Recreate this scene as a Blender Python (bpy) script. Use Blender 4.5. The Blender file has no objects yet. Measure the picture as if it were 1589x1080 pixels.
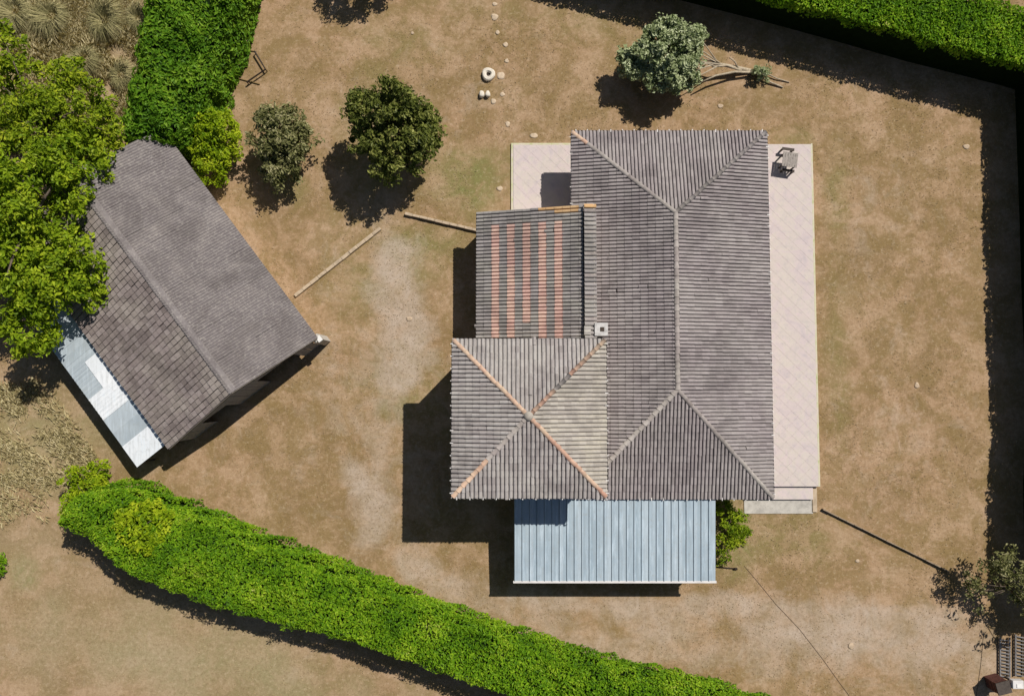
import bpy, bmesh, math, random
import numpy as np
from mathutils import Vector, Matrix

# ------------------------------------------------------------------ camera, sky, sun, exposure
scene = bpy.context.scene
C = scene.collection
random.seed(7); R = np.random.default_rng(11)
FPX, CAM_H, TILT = 1090.0, 42.0, math.radians(3)
cam_d = bpy.data.cameras.new('camera'); cam = bpy.data.objects.new('camera', cam_d); C.objects.link(cam)
cam.location = (0, 0, CAM_H); cam.rotation_euler = (TILT, 0, 0)
cam_d.sensor_width = 36; cam_d.lens = 36 * FPX / 1589; cam_d.clip_end = 2000
scene.camera = cam
SUN = Vector((0.559, 0.581, 1.0)).normalized()
world = bpy.data.worlds.new('World'); scene.world = world; world.use_nodes = True
wn = world.node_tree; bg = wn.nodes['Background']
sky = wn.nodes.new('ShaderNodeTexSky'); sky.sky_type = 'NISHITA'; sky.sun_disc = False
sky.sun_elevation = math.asin(SUN.z); sky.sun_rotation = math.atan2(SUN.x, SUN.y)
wn.links.new(sky.outputs[0], bg.inputs[0]); bg.inputs[1].default_value = 0.05
sl = bpy.data.lights.new('sun', 'SUN'); sl.energy = 5.0; sl.angle = math.radians(0.5); sl.color = (1, .955, .89)
sun = bpy.data.objects.new('sun', sl); C.objects.link(sun); sun.location = (20, 20, 60)
sun.rotation_euler = SUN.to_track_quat('Z', 'Y').to_euler()
scene.view_settings.view_transform = 'Standard'; scene.view_settings.look = 'None'
scene.view_settings.gamma = 1; scene.view_settings.exposure = 0.0

# ------------------------------------------------------------------ helpers
def G(px, py, h=0.0):
    """point of the photograph (pixels) that lies at height h -> world"""
    d = Vector(((px - 794.5) / FPX, (540 - py) / FPX, -1.0)); d.rotate(Matrix.Rotation(TILT, 3, 'X'))
    k = (CAM_H - h) / -d.z
    return Vector((d.x * k, d.y * k, h))

def link(o, parent=None):
    C.objects.link(o)
    if parent is not None: o.parent = parent
    return o
def tag(o, label=None, cat=None, group=None, kind=None):
    if label: o['label'] = label
    if cat: o['category'] = cat
    if group: o['group'] = group
    if kind: o['kind'] = kind
    return o
def empty(name, loc, label=None, cat=None, group=None):
    o = bpy.data.objects.new(name, None); o.location = loc; o.empty_display_size = .2; link(o)
    return tag(o, label, cat, group)
def child_fix(o, parent):
    o.parent = parent; o.matrix_parent_inverse = Matrix.Translation(-Vector(parent.location))
    return o
def np_mesh(name, V, F, mat=None, smooth=False):
    V = np.asarray(V, 'f4'); F = np.asarray(F, 'i4'); k = F.shape[1]
    me = bpy.data.meshes.new(name)
    me.vertices.add(len(V)); me.vertices.foreach_set('co', V.ravel())
    me.loops.add(F.size); me.loops.foreach_set('vertex_index', F.ravel())
    me.polygons.add(len(F)); me.polygons.foreach_set('loop_start', np.arange(0, F.size, k, dtype='i4'))
    me.polygons.foreach_set('loop_total', np.full(len(F), k, 'i4'))
    me.polygons.foreach_set('use_smooth', np.full(len(F), bool(smooth)))
    me.update(calc_edges=True)
    if mat: me.materials.append(mat)
    return me

class MB:
    def __init__(s): s.v = []; s.f = []
    def poly(s, pts):
        n = len(s.v); s.v += [tuple(p) for p in pts]; s.f.append(tuple(range(n, n + len(pts)))); return s
    def box(s, c, size, M=None):
        n = len(s.v); hx, hy, hz = size[0] / 2, size[1] / 2, size[2] / 2
        for z in (-hz, hz):
            for x, y in ((-hx, -hy), (hx, -hy), (hx, hy), (-hx, hy)):
                p = Vector((x, y, z))
                if M is not None: p = M @ p
                s.v.append(tuple(Vector(c) + p))
        for f in ((3, 2, 1, 0), (4, 5, 6, 7), (0, 1, 5, 4), (1, 2, 6, 5), (2, 3, 7, 6), (3, 0, 4, 7)):
            s.f.append(tuple(n + i for i in f))
        return s
    def bar(s, a, b, w, h):
        a = Vector(a); b = Vector(b); d = b - a
        q = d.to_track_quat('X', 'Z').to_matrix()
        return s.box((a + b) / 2, (d.length, w, h), q)
    def tube(s, pts, rad, seg=7):
        pts = [Vector(p) for p in pts]
        if not hasattr(rad, '__len__'): rad = [rad] * len(pts)
        n = len(s.v)
        for i, p in enumerate(pts):
            d = (pts[min(i + 1, len(pts) - 1)] - pts[max(i - 1, 0)]).normalized()
            q = d.to_track_quat('Z', 'Y')
            for k in range(seg):
                a = 2 * math.pi * k / seg
                s.v.append(tuple(p + q @ Vector((rad[i] * math.cos(a), rad[i] * math.sin(a), 0))))
        for i in range(len(pts) - 1):
            for k in range(seg):
                k2 = (k + 1) % seg
                s.f.append((n + i * seg + k, n + i * seg + k2, n + (i + 1) * seg + k2, n + (i + 1) * seg + k))
        s.f.append(tuple(n + k for k in reversed(range(seg))))
        s.f.append(tuple(n + (len(pts) - 1) * seg + k for k in range(seg)))
        return s
    def mesh(s, name, mat, smooth=False):
        me = bpy.data.meshes.new(name); me.from_pydata(s.v, [], s.f); me.update()
        if mat: me.materials.append(mat)
        if smooth: me.polygons.foreach_set('use_smooth', [True] * len(me.polygons))
        return me
    def build(s, name, mat, parent=None, smooth=False, bevel=0):
        o = bpy.data.objects.new(name, s.mesh(name, mat, smooth)); link(o)
        if parent is not None: child_fix(o, parent)
        if bevel:
            m = o.modifiers.new('bevel', 'BEVEL'); m.width = bevel; m.segments = 2; m.limit_method = 'ANGLE'
        return o

_t = R.random((257, 257)); _t[256] = _t[0]; _t[:, 256] = _t[:, 0]
def vnoise(x, y, s=1.0):
    x = np.asarray(x, float) * s + 91.3; y = np.asarray(y, float) * s + 37.7
    xi = np.floor(x).astype(int); yi = np.floor(y).astype(int); fx = x - xi; fy = y - yi
    fx = fx * fx * (3 - 2 * fx); fy = fy * fy * (3 - 2 * fy); xi %= 256; yi %= 256
    return (_t[yi, xi] * (1 - fx) + _t[yi, xi + 1] * fx) * (1 - fy) + (_t[yi + 1, xi] * (1 - fx) + _t[yi + 1, xi + 1] * fx) * fy

# ------------------------------------------------------------------ materials
class N:
    """small node helper"""
    def __init__(s, name):
        s.m = bpy.data.materials.new(name); s.m.use_nodes = True; s.t = s.m.node_tree
        s.b = s.t.nodes['Principled BSDF']; s.out = s.t.nodes['Material Output']
        s.b.inputs['Specular IOR Level'].default_value = .25
    def n(s, typ, **kw):
        o = s.t.nodes.new('ShaderNode' + typ)
        for k, v in kw.items(): setattr(o, k, v)
        return o
    def l(s, a, b): s.t.links.new(a, b)
    def coord(s, kind='Object'):
        return s.n('TexCoord').outputs[kind]
    def pos(s): return s.n('NewGeometry').outputs['Position']
    def noise(s, scale, detail=4, rough=.55, vec=None, dist=0):
        o = s.n('TexNoise'); o.inputs['Scale'].default_value = scale; o.inputs['Detail'].default_value = detail
        o.inputs['Roughness'].default_value = rough; o.inputs['Distortion'].default_value = dist
        s.l(vec if vec is not None else s.pos(), o.inputs['Vector']); return o.outputs['Fac']
    def ramp(s, fac, stops):
        o = s.n('ValToRGB'); e = o.color_ramp.elements
        while len(e) < len(stops): e.new(.5)
        stops = sorted(stops, key=lambda q: q[0])
        for el, (p, c) in zip(e, stops):
            el.position = p; el.color = (*c, 1) if len(c) == 3 else c
        s.l(fac, o.inputs[0]); return o.outputs[0]
    def mix(s, fac, a, b, mode='MIX'):
        o = s.n('MixRGB', blend_type=mode)
        for i, v in ((0, fac), (1, a), (2, b)):
            if isinstance(v, (int, float)): o.inputs[i].default_value = v
            elif isinstance(v, tuple): o.inputs[i].default_value = (*v, 1)
            else: s.l(v, o.inputs[i])
        return o.outputs[0]
    def math(s, op, a, b=0.0):
        o = s.n('Math', operation=op)
        for i, v in ((0, a), (1, b)):
            if isinstance(v, (int, float)): o.inputs[i].default_value = v
            else: s.l(v, o.inputs[i])
        return o.outputs[0]
    def rnd(s):
        a = s.n('NewGeometry').outputs['Random Per Island']; b = s.n('ObjectInfo').outputs['Random']
        return s.math('FRACT', s.math('ADD', a, b))
    def col(s, c):
        if isinstance(c, tuple): s.b.inputs['Base Color'].default_value = (*c, 1)
        else: s.l(c, s.b.inputs['Base Color'])
        return s
    def rough(s, r): s.b.inputs['Roughness'].default_value = r; return s
    def bump(s, h, strength=.4, dist=.02):
        o = s.n('Bump'); o.inputs['Strength'].default_value = strength; o.inputs['Distance'].default_value = dist
        s.l(h, o.inputs['Height']); s.l(o.outputs[0], s.b.inputs['Normal']); return s

def tile_mat(name, dark, mid, light, lichen=(.42, .40, .34), lich=.35):
    m = N(name)
    base = m.ramp(m.rnd(), [(0, dark), (.45, mid), (1, light)])
    n1 = m.noise(.55, 5, .6); n2 = m.noise(9, 4, .65)
    c = m.mix(m.math('MULTIPLY', m.ramp(n1, [(.42, (0, 0, 0)), (.60, (1, 1, 1))]), lich), base, lichen)
    c = m.mix(m.math('MULTIPLY', m.ramp(n2, [(.5, (0, 0, 0)), (.72, (1, 1, 1))]), .35), c, tuple(x * .45 for x in dark))
    n4 = m.noise(.42, 6, .7, dist=.7)
    c = m.mix(m.math('MULTIPLY', m.ramp(n4, [(.48, (0, 0, 0)), (.64, (1, 1, 1))]), .55), c, tuple(x * .62 for x in dark))
    n3 = m.noise(22, 2, .5)
    c = m.mix(m.math('MULTIPLY', m.ramp(n3, [(.62, (0, 0, 0)), (.70, (1, 1, 1))]), .5), c, lichen)
    m.col(c).rough(.9).bump(n2, .3, .01)
    return m.m
M = {}
M['tile'] = tile_mat('weathered_tile', (.23, .198, .195), (.285, .247, .243), (.33, .29, .284), (.40, .375, .34), .3)
M['tile_pav'] = tile_mat('pavilion_tile', (.27, .238, .228), (.335, .300, .286), (.39, .358, .34), (.45, .425, .38), .4)
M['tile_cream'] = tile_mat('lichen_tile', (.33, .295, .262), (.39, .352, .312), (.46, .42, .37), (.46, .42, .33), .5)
M['tile_annex'] = tile_mat('annex_tile', (.24, .217, .207), (.30, .272, .26), (.355, .323, .31), (.36, .355, .28), .3)
M['tile_salmon'] = tile_mat('salmon_tile', (.54, .335, .285), (.60, .385, .325), (.66, .45, .365), (.62, .48, .36), .3)
M['tile_orange'] = tile_mat('orange_tile', (.50, .29, .13), (.58, .36, .17), (.62, .42, .24), (.6, .48, .3), .3)
M['ridge_grey'] = tile_mat('ridge_grey', (0.230, 0.197, 0.183), (0.281, 0.243, 0.228), (0.340, 0.301, 0.281))
M['ridge_salmon'] = tile_mat('ridge_salmon', (.44, .25, .18), (.52, .32, .235), (.58, .40, .29), (.52, .42, .30), .7)
M['barn_tile'] = tile_mat('barn_tile', (0.172, 0.140, 0.129), (0.241, 0.197, 0.182), (0.301, 0.254, 0.237), (0.361, 0.322, 0.267), .4)

def simple(name, c, rough=.8, var=.25, scale=3.0, bump=.2, spec=.25, metal=0):
    m = N(name); n = m.noise(scale, 5, .6); n2 = m.noise(scale * 9, 3, .6)
    d = tuple(x * (1 - var) for x in c); l = tuple(min(1, x * (1 + var * .6)) for x in c)
    cc = m.mix(m.math('MULTIPLY', m.ramp(n2, [(.45, (0, 0, 0)), (.7, (1, 1, 1))]), var), m.ramp(n, [(.3, d), (.52, c), (.75, l)]), d)
    m.col(cc).rough(rough)
    if bump: m.bump(n2, bump, .01)
    m.b.inputs['Specular IOR Level'].default_value = spec; m.b.inputs['Metallic'].default_value = metal
    return m.m
M['render'] = simple('wall_render', (.62, .56, .46), .9, .15)
M['soffit'] = simple('dark_timber', (.10, .08, .065), .8)
M['wood'] = simple('grey_wood', (.20, .175, .15), .8, .35, 6)
M['plank'] = simple('grey_plank', (.27, .26, .26), .85, .35, 5)
M['table_wood'] = simple('weathered_slat', (.30, .265, .235), .8, .3, 7)
M['darkwood'] = simple('dark_wood', (.075, .06, .05), .8, .35, 6)
M['zinc'] = simple('zinc_gutter', (.30, .28, .27), .5, .2)
M['gate_metal'] = simple('gate_metal', (.20, .19, .185), .5, .3)
M['pale_metal'] = simple('pale_metal', (.66, .63, .60), .5, .15)
M['chimney_cap'] = simple('chimney_cap', (.52, .50, .48), .8, .35, 5, .3)
M['white_trim'] = simple('white_trim', (.72, .70, .66), .6, .1)
M['glass'] = simple('window_glass', (.03, .035, .04), .08, .1, 1, 0, .6)
M['door'] = simple('painted_door', (.20, .12, .07), .5)
M['concrete'] = simple('concrete', (.46, .43, .38), .9, .3, 2.2, .4)
M['wall_cap'] = simple('wall_cap', (.46, .36, .25), .9, .3, 4, .4)
M['stone_edge'] = simple('stone_edge', (.26, .20, .14), .9, .35, 5, .5)
M['lawn_stone'] = simple('lawn_stone', (.47, .36, .25), .9, .3, 9, .5)
M['stone'] = simple('pale_stone', (.52, .41, .29), .9, .25, 7, .5)
M['white_stone'] = simple('white_stone', (.66, .60, .50), .8, .22, 6, .4)
M['black_metal'] = simple('dark_metal', (.022, .014, .011), .5, .3)
M['rust'] = simple('rusty_bar', (.22, .15, .06), .8)
M['soil'] = simple('soil', (.06, .045, .035), .95)
M['wire_shadow'] = simple('wire_shadow', (.13, .09, .06), .8)  # brown tone standing in for an overhead wire's shadow
M['brick'] = simple('dark_red_brick', (.11, .045, .035), .9, .4, 6)
M['white_box'] = simple('white_cap', (.60, .58, .56), .5, .2)
M['bark'] = simple('bark', (.13, .10, .075), .9, .4, 8, .6)
M['pale_bark'] = simple('olive_bark', (.42, .35, .25), .9, .4, 8, .6)
M['cement'] = None

def patio_mat():
    m = N('pink_patio_concrete')
    n = m.noise(.9, 6, .65, dist=.8); n2 = m.noise(2.6, 6, .7); n3 = m.noise(30, 2, .6)
    c = m.ramp(n, [(.30, (.47, .415, .415)), (.44, (.56, .475, .455)), (.54, (.55, .49, .43)), (.68, (.59, .49, .475))])
    c = m.mix(m.math('MULTIPLY', m.rnd(), .22), c, (.47, .385, .39))
    c = m.mix(m.math('MULTIPLY', m.ramp(n2, [(.50, (0, 0, 0)), (.66, (1, 1, 1))]), .45), c, (.41, .375, .375))
    c = m.mix(m.math('MULTIPLY', m.ramp(n3, [(.5, (0, 0, 0)), (.7, (1, 1, 1))]), .16), c, (.36, .32, .29))
    m.col(c).rough(.9).bump(n3, .2, .005); return m.m
M['patio'] = patio_mat()
def moss_edge_mat():
    m = N('mossy_edge'); n = m.noise(2.2, 5, .6)
    m.col(m.ramp(n, [(.35, (.58, .50, .44)), (.55, (.52, .50, .33)), (.72, (.36, .40, .17))])).rough(.95); return m.m
M['moss_edge'] = moss_edge_mat()
def cement_mat():
    m = N('fibre_cement_sheet')
    n = m.noise(.8, 6, .65); n2 = m.noise(7, 5, .7); n3 = m.noise(30, 2, .5)
    c = m.ramp(n, [(.3, (.155, .135, .133)), (.5, (.20, .178, .175)), (.72, (.275, .245, .23))])
    c = m.mix(m.math('MULTIPLY', m.rnd(), .25), c, (.15, .13, .125))
    c = m.mix(m.math('MULTIPLY', m.ramp(n2, [(.50, (0, 0, 0)), (.66, (1, 1, 1))]), .6), c, (.40, .37, .33))
    n5 = m.noise(.3, 6, .7, dist=.8); c = m.mix(m.math('MULTIPLY', m.ramp(n5, [(.50, (0, 0, 0)), (.64, (1, 1, 1))]), .5), c, (.11, .095, .09))
    c = m.mix(m.math('MULTIPLY', m.ramp(n3, [(.55, (0, 0, 0)), (.75, (1, 1, 1))]), .4), c, (.15, .125, .12))
    m.col(c).rough(.95).bump(n2, .3, .01); return m.m
M['cement'] = cement_mat()
def metal_roof(name, c1, c2, rough=.45, dirt=.35):
    m = N(name); n = m.noise(.7, 5, .6)
    mp = m.n('Mapping'); mp.inputs['Scale'].default_value = (7, .7, 1); m.l(m.pos(), mp.inputs[0]); stk = m.noise(1, 5, .65, mp.outputs[0]); n2 = m.noise(5, 5, .7)
    c = m.ramp(n, [(.3, c1), (.7, c2)])
    c = m.mix(m.math('MULTIPLY', m.rnd(), .35), c, (.56, .62, .66))
    c = m.mix(m.math('MULTIPLY', m.ramp(stk, [(.46, (0, 0, 0)), (.70, (1, 1, 1))]), dirt), c, (.27, .29, .29))
    c = m.mix(m.math('MULTIPLY', m.ramp(stk, [(.34, (1, 1, 1)), (.46, (0, 0, 0))]), dirt), c, (.60, .68, .74))
    c = m.mix(m.math('MULTIPLY', m.ramp(n2, [(.54, (0, 0, 0)), (.72, (1, 1, 1))]), dirt), c, (.30, .30, .27))
    m.col(c).rough(rough); m.b.inputs['Specular IOR Level'].default_value = .4
    return m.m
M['blue_sheet'] = metal_roof('blue_grey_metal', (.27, .345, .40), (.34, .42, .47))
M['lean_grey'] = metal_roof('grey_sheet', (.33, .385, .42), (.42, .47, .49))
M['lean_white'] = metal_roof('white_sheet', (.78, .80, .82), (.86, .87, .87), .35)
M['rib'] = simple('sheet_rib', (.22, .27, .31), .5)

def leaf_mat(name, stops, trans=.3, clump=.9, spec=.12, rough=.5):
    m = N(name)
    f = m.math('ADD', m.math('MULTIPLY', m.rnd(), .5), m.math('MULTIPLY', m.ramp(m.noise(clump, 3, .6), [(.32, (0, 0, 0)), (.68, (1, 1, 1))]), .5))
    c = m.ramp(f, stops); m.col(c).rough(rough); m.b.inputs['Specular IOR Level'].default_value = spec
    tr = m.n('BsdfTranslucent'); m.l(m.mix(.5, c, (.26, .44, .02), 'MIX'), tr.inputs[0])
    mx = m.n('MixShader'); mx.inputs[0].default_value = trans
    m.l(m.b.outputs[0], mx.inputs[1]); m.l(tr.outputs[0], mx.inputs[2]); m.l(mx.outputs[0], m.out.inputs[0])
    return m.m
M['laurel'] = leaf_mat('laurel_leaf', [(.05, (.045, .115, .008)), (.3, (.10, .225, .008)), (.6, (.19, .345, .012)), (.9, (.36, .49, .03)), (1, (.42, .42, .12))], .32, .5)
M['laurel_dark'] = leaf_mat('deep_green_leaf', [(.1, (.035, .10, .006)), (.5, (.105, .225, .012)), (.9, (.25, .385, .03))], .3, .5)
M['lime'] = leaf_mat('lime_leaf', [(.1, (.10, .19, .006)), (.5, (.27, .37, .010)), (.9, (.48, .54, .03))], .32)
M['bigtree'] = leaf_mat('ash_leaf', [(.1, (.07, .13, .007)), (.5, (.21, .305, .012)), (.9, (.43, .50, .03))], .32)
M['bigtree_y'] = leaf_mat('yellowing_leaf', [(.1, (.08, .130, .008)), (.5, (.215, .295, .012)), (.9, (.42, .46, .03))], .3)
M['dusty'] = leaf_mat('dusty_green_leaf', [(.1, (.07, .07, .025)), (.5, (.18, .18, .065)), (.9, (.42, .38, .21))], .18, 1.5)
M['darkgreen'] = leaf_mat('olive_green_leaf', [(.1, (.04, .052, .012)), (.5, (.115, .135, .025)), (.9, (.32, .32, .09))], .18, 1.2)
M['olive'] = leaf_mat('olive_leaf', [(.1, (.13, .165, .06)), (.5, (.29, .335, .155)), (.9, (.52, .55, .33))], .15, 1.2, .4)
M['core'] = simple('hedge_inner_shade', (.010, .020, .006), .95, .3, 3, 0, 0)  # near black in place of the shade inside a hedge
M['dead'] = simple('dead_twig', (.28, .23, .12), .9)
def blade_mat(name, stops):
    m = N(name); f = m.math('ADD', m.math('MULTIPLY', m.rnd(), .55), m.math('MULTIPLY', m.noise(.5, 4, .6), .45))
    m.col(m.ramp(f, stops)).rough(.9); return m.m
M['straw'] = blade_mat('straw_blade', [(.2, (.33, .285, .13)), (.5, (.52, .44, .23)), (.8, (.66, .58, .36))])
M['fountain'] = blade_mat('fountain_grass', [(.2, (.15, .14, .055)), (.5, (.28, .25, .11)), (.8, (.45, .39, .20))])
M['stubble'] = blade_mat('dry_stubble', [(.15, (.20, .14, .07)), (.5, (.34, .245, .13)), (.85, (.50, .39, .24))])

# ------------------------------------------------------------------ ground
def ground_material():
    m = N('dry_lawn')
    at = m.n('Attribute', attribute_name='tone'); sep = m.n('SeparateColor'); m.l(at.outputs['Color'], sep.inputs[0])
    big = m.noise(.13, 5, .6, dist=.5); mid = m.noise(.75, 6, .7, dist=.4); fine = m.noise(4.5, 6, .75); gr = m.noise(15, 4, .7)
    st = lambda f, a, b: m.ramp(f, [(a, (0, 0, 0)), (b, (1, 1, 1))])
    c = m.ramp(big, [(.30, (.285, .188, .090)), (.45, (.335, .228, .122)), (.58, (.37, .242, .135)), (.72, (.42, .285, .175))])
    pat = m.noise(.33, 6, .7, dist=.8)
    c = m.mix(m.math('MULTIPLY', st(pat, .49, .60), .7), c, (.215, .145, .062))
    c = m.mix(m.math('MULTIPLY', st(pat, .48, .38), .6), c, (.47, .33, .21))
    c = m.mix(m.math('MULTIPLY', st(mid, .46, .58), .6), c, (.235, .165, .065))
    c = m.mix(m.math('MULTIPLY', st(mid, .50, .36), .45), c, (.43, .295, .18))
    gfac = m.math('MULTIPLY', sep.outputs[1], m.math('ADD', m.math('MULTIPLY', st(mid, .35, .65), .8), .3))
    c = m.mix(gfac, c, (.205, .205, .07))
    pf = m.math('ADD', sep.outputs[0], m.math('MULTIPLY', m.math('SUBTRACT', m.noise(.55, 9, .72, dist=.9), .5), 1.7))
    c = m.mix(m.math('MULTIPLY', st(pf, .12, 1.0), .9), c, (.49, .405, .32))
    c = m.mix(sep.outputs[2], c, (.385, .315, .195))
    c = m.mix(m.math('MULTIPLY', st(fine, .50, .64), .42), c, (.19, .13, .068))
    c = m.mix(m.math('MULTIPLY', st(fine, .46, .34), .45), c, (.54, .42, .29))
    c = m.mix(m.math('MULTIPLY', st(gr, .55, .68), .45), c, (.125, .088, .048))
    c = m.mix(m.math('MULTIPLY', st(gr, .40, .30), .4), c, (.58, .46, .33))
    c = m.mix(1.0, c, (.91, .90, .91), 'MULTIPLY')
    h = m.math('ADD', m.math('MULTIPLY', gr, .6), fine)
    m.col(c).rough(.98).bump(h, .55, .035); m.b.inputs['Specular IOR Level'].default_value = .05
    return m.m
def blob(x, y, px, py, rx, ry, rot=0, soft=1.0):
    c = G(px, py); s = 1 / 26.0; dx = x - c.x; dy = y - c.y; a = math.radians(rot)
    u = (dx * math.cos(a) - dy * math.sin(a)) / (rx * s); v = (dx * math.sin(a) + dy * math.cos(a)) / (ry * s)
    d = np.sqrt(u * u + v * v) + (vnoise(x, y, .6) - .5) * .7
    return np.clip((1.25 - d) / soft, 0, 1)
def build_ground():
    fx = np.arange(-34, 34.01, .3); fy = np.arange(-23, 26.01, .3)
    xs = np.concatenate([[-600, -300, -150, -80, -50, -40], fx, [40, 50, 80, 150, 300, 600]])
    ys = np.concatenate([[-600, -300, -150, -80, -50, -32], fy, [32, 50, 80, 150, 300, 600]])
    X, Y = np.meshgrid(xs, ys); nx, ny = len(xs), len(ys)
    V = np.stack([X.ravel(), Y.ravel(), np.zeros(X.size)], 1)
    i = np.arange(nx * ny).reshape(ny, nx)
    F = np.stack([i[:-1, :-1], i[:-1, 1:], i[1:, 1:], i[1:, :-1]], -1).reshape(-1, 4)
    me = np_mesh('ground', V, F, ground_material())
    x, y = V[:, 0], V[:, 1]
    pale = np.zeros(len(x)); green = np.zeros(len(x)); field = np.zeros(len(x))
    for p in ((560, 600, 130, 230, 0, 1.6, .34), (1300, 1000, 300, 70, 3, 1.6, .4), (1350, 330, 120, 160, 0, 1.6, .18), (1420, 700, 100, 120, 0, 1.6, .22), (640, 160, 160, 90, 0, 1.6, .2), (615, 470, 50, 130, 5, 1.2, .8), (575, 770, 38, 75, -15, 1.2, .75), (640, 880, 70, 30, 32, .9, .6), (1010, 955, 190, 26, 4, 1.0, .5), (1300, 985, 230, 60, 4, 1.1, .75),
              (1200, 1010, 130, 40, 6, 1, .5), (840, 950, 90, 22, 22, 1, .4), (700, 905, 55, 20, 25, 1, .5), (1050, 985, 90, 20, 10, 1, .55)):
        pale = np.maximum(pale, p[6] * blob(x, y, *p[:6]))
    def track(pts, w, k):
        P = [G(*p) for p in pts]; d = np.full(len(x), 1e9)
        for p, q in zip(P[:-1], P[1:]):
            ab = q - p; t = np.clip(((x - p.x) * ab.x + (y - p.y) * ab.y) / (ab.length_squared + 1e-9), 0, 1); d = np.minimum(d, np.hypot(x - p.x - t * ab.x, y - p.y - t * ab.y))
        d = d / (w / 26.0) + (vnoise(x, y, .9) - .5) * .8
        return k * np.clip(1.5 - d, 0, 1)
    for pts, w, k in (([(590, 330), (612, 420), (622, 520), (600, 640), (570, 740), (600, 830), (690, 905), (800, 955), (950, 1000), (1150, 1020), (1350, 1015), (1560, 1030)], 30, .36), ([(610, 400), (630, 450), (640, 540), (620, 590)], 30, .8),
                      ([(800, 925), (960, 945), (1120, 938), (1300, 950), (1480, 965)], 16, .62), ([(1180, 985), (1330, 975), (1480, 995)], 26, .6), ([(550, 735), (590, 780), (575, 830)], 26, .75)):
        pale = np.maximum(pale, track(pts, w, k))
    for p in ((640, 390, 80, 60, 0, 1, .75), (740, 290, 80, 60, 0, 1, .95), (590, 215, 60, 140, 0, 1.1, .45), (450, 290, 30, 30, 0, 1, .8), (850, 30, 300, 40, 10, 1.1, .25), (640, 610, 100, 70, 0, 1.2, .6), (330, 1030, 300, 60, 14, 1.3, .75), (560, 430, 60, 110, 0, 1.3, .5), (1300, 300, 20, 120, 0, 1.2, .5), (1080, 958, 70, 10, 0, .8, .0), (1300, 560, 20, 160, 0, 1, .35),
              (1140, 830, 45, 70, 0, 1, .8), (1210, 830, 110, 50, 0, 1.2, .45), (35, 890, 30, 30, 0, .9, .9), (60, 690, 90, 70, 0, 1, .8), (1230, 215, 40, 20, 0, 1, .6), (620, 60, 70, 60, 0, 1, .3)):
        green = np.maximum(green, p[6] * blob(x, y, *p[:6]))
    for p in ((230, 1010, 430, 120, 14, 1.8, .8), (40, 830, 150, 140, 0, 1.8, .6), (60, 680, 120, 120, 0, 1.8, .6), (100, 100, 190, 190, 0, 1.2, .6)):
        field = np.maximum(field, p[6] * blob(x, y, *p[:6]))
    a = me.attributes.new('tone', 'FLOAT_COLOR', 'POINT')
    a.data.foreach_set('color', np.stack([pale, green, field, np.ones(len(x))], 1).astype('f4').ravel())
    o = bpy.data.objects.new('ground', me); link(o); tag(o, kind='structure')
build_ground()

# ------------------------------------------------------------------ tiles
def tile_template(w, tl, lift=.022, hgt=.066):
    l = tl + .05; fr = [0, .03, .13, .35, .57, .68, .72, 1]; zs = [-.022, hgt * .68, hgt * .94, hgt, hgt * .94, hgt * .68, -.028, -.030]
    xs = [f * w for f in fr]
    V = []; F = []; n = len(xs)
    for x, z in zip(xs, zs): V.append((x, 0, z + lift - .022))       # lip bottom
    for x, z in zip(xs, zs): V.append((x, 0, z + lift))
    for x, z in zip(xs, zs): V.append((x, l, z))
    for r in range(2):
        for i in range(n - 1): F.append((r * n + i, r * n + i + 1, (r + 1) * n + i + 1, (r + 1) * n + i))
    F.append((0, 6, 5, 1)); F.append((1, 5, 4, 2))
    return np.array(V), np.array(F)
tile_mesh_cache = {}
def tile_mesh(mat, w=.22, l=.37):
    k = (mat.name, w, l)
    if k not in tile_mesh_cache: tile_mesh_cache[k] = np_mesh('roof_tile', *tile_template(w, l), mat)
    return tile_mesh_cache[k]

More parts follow.
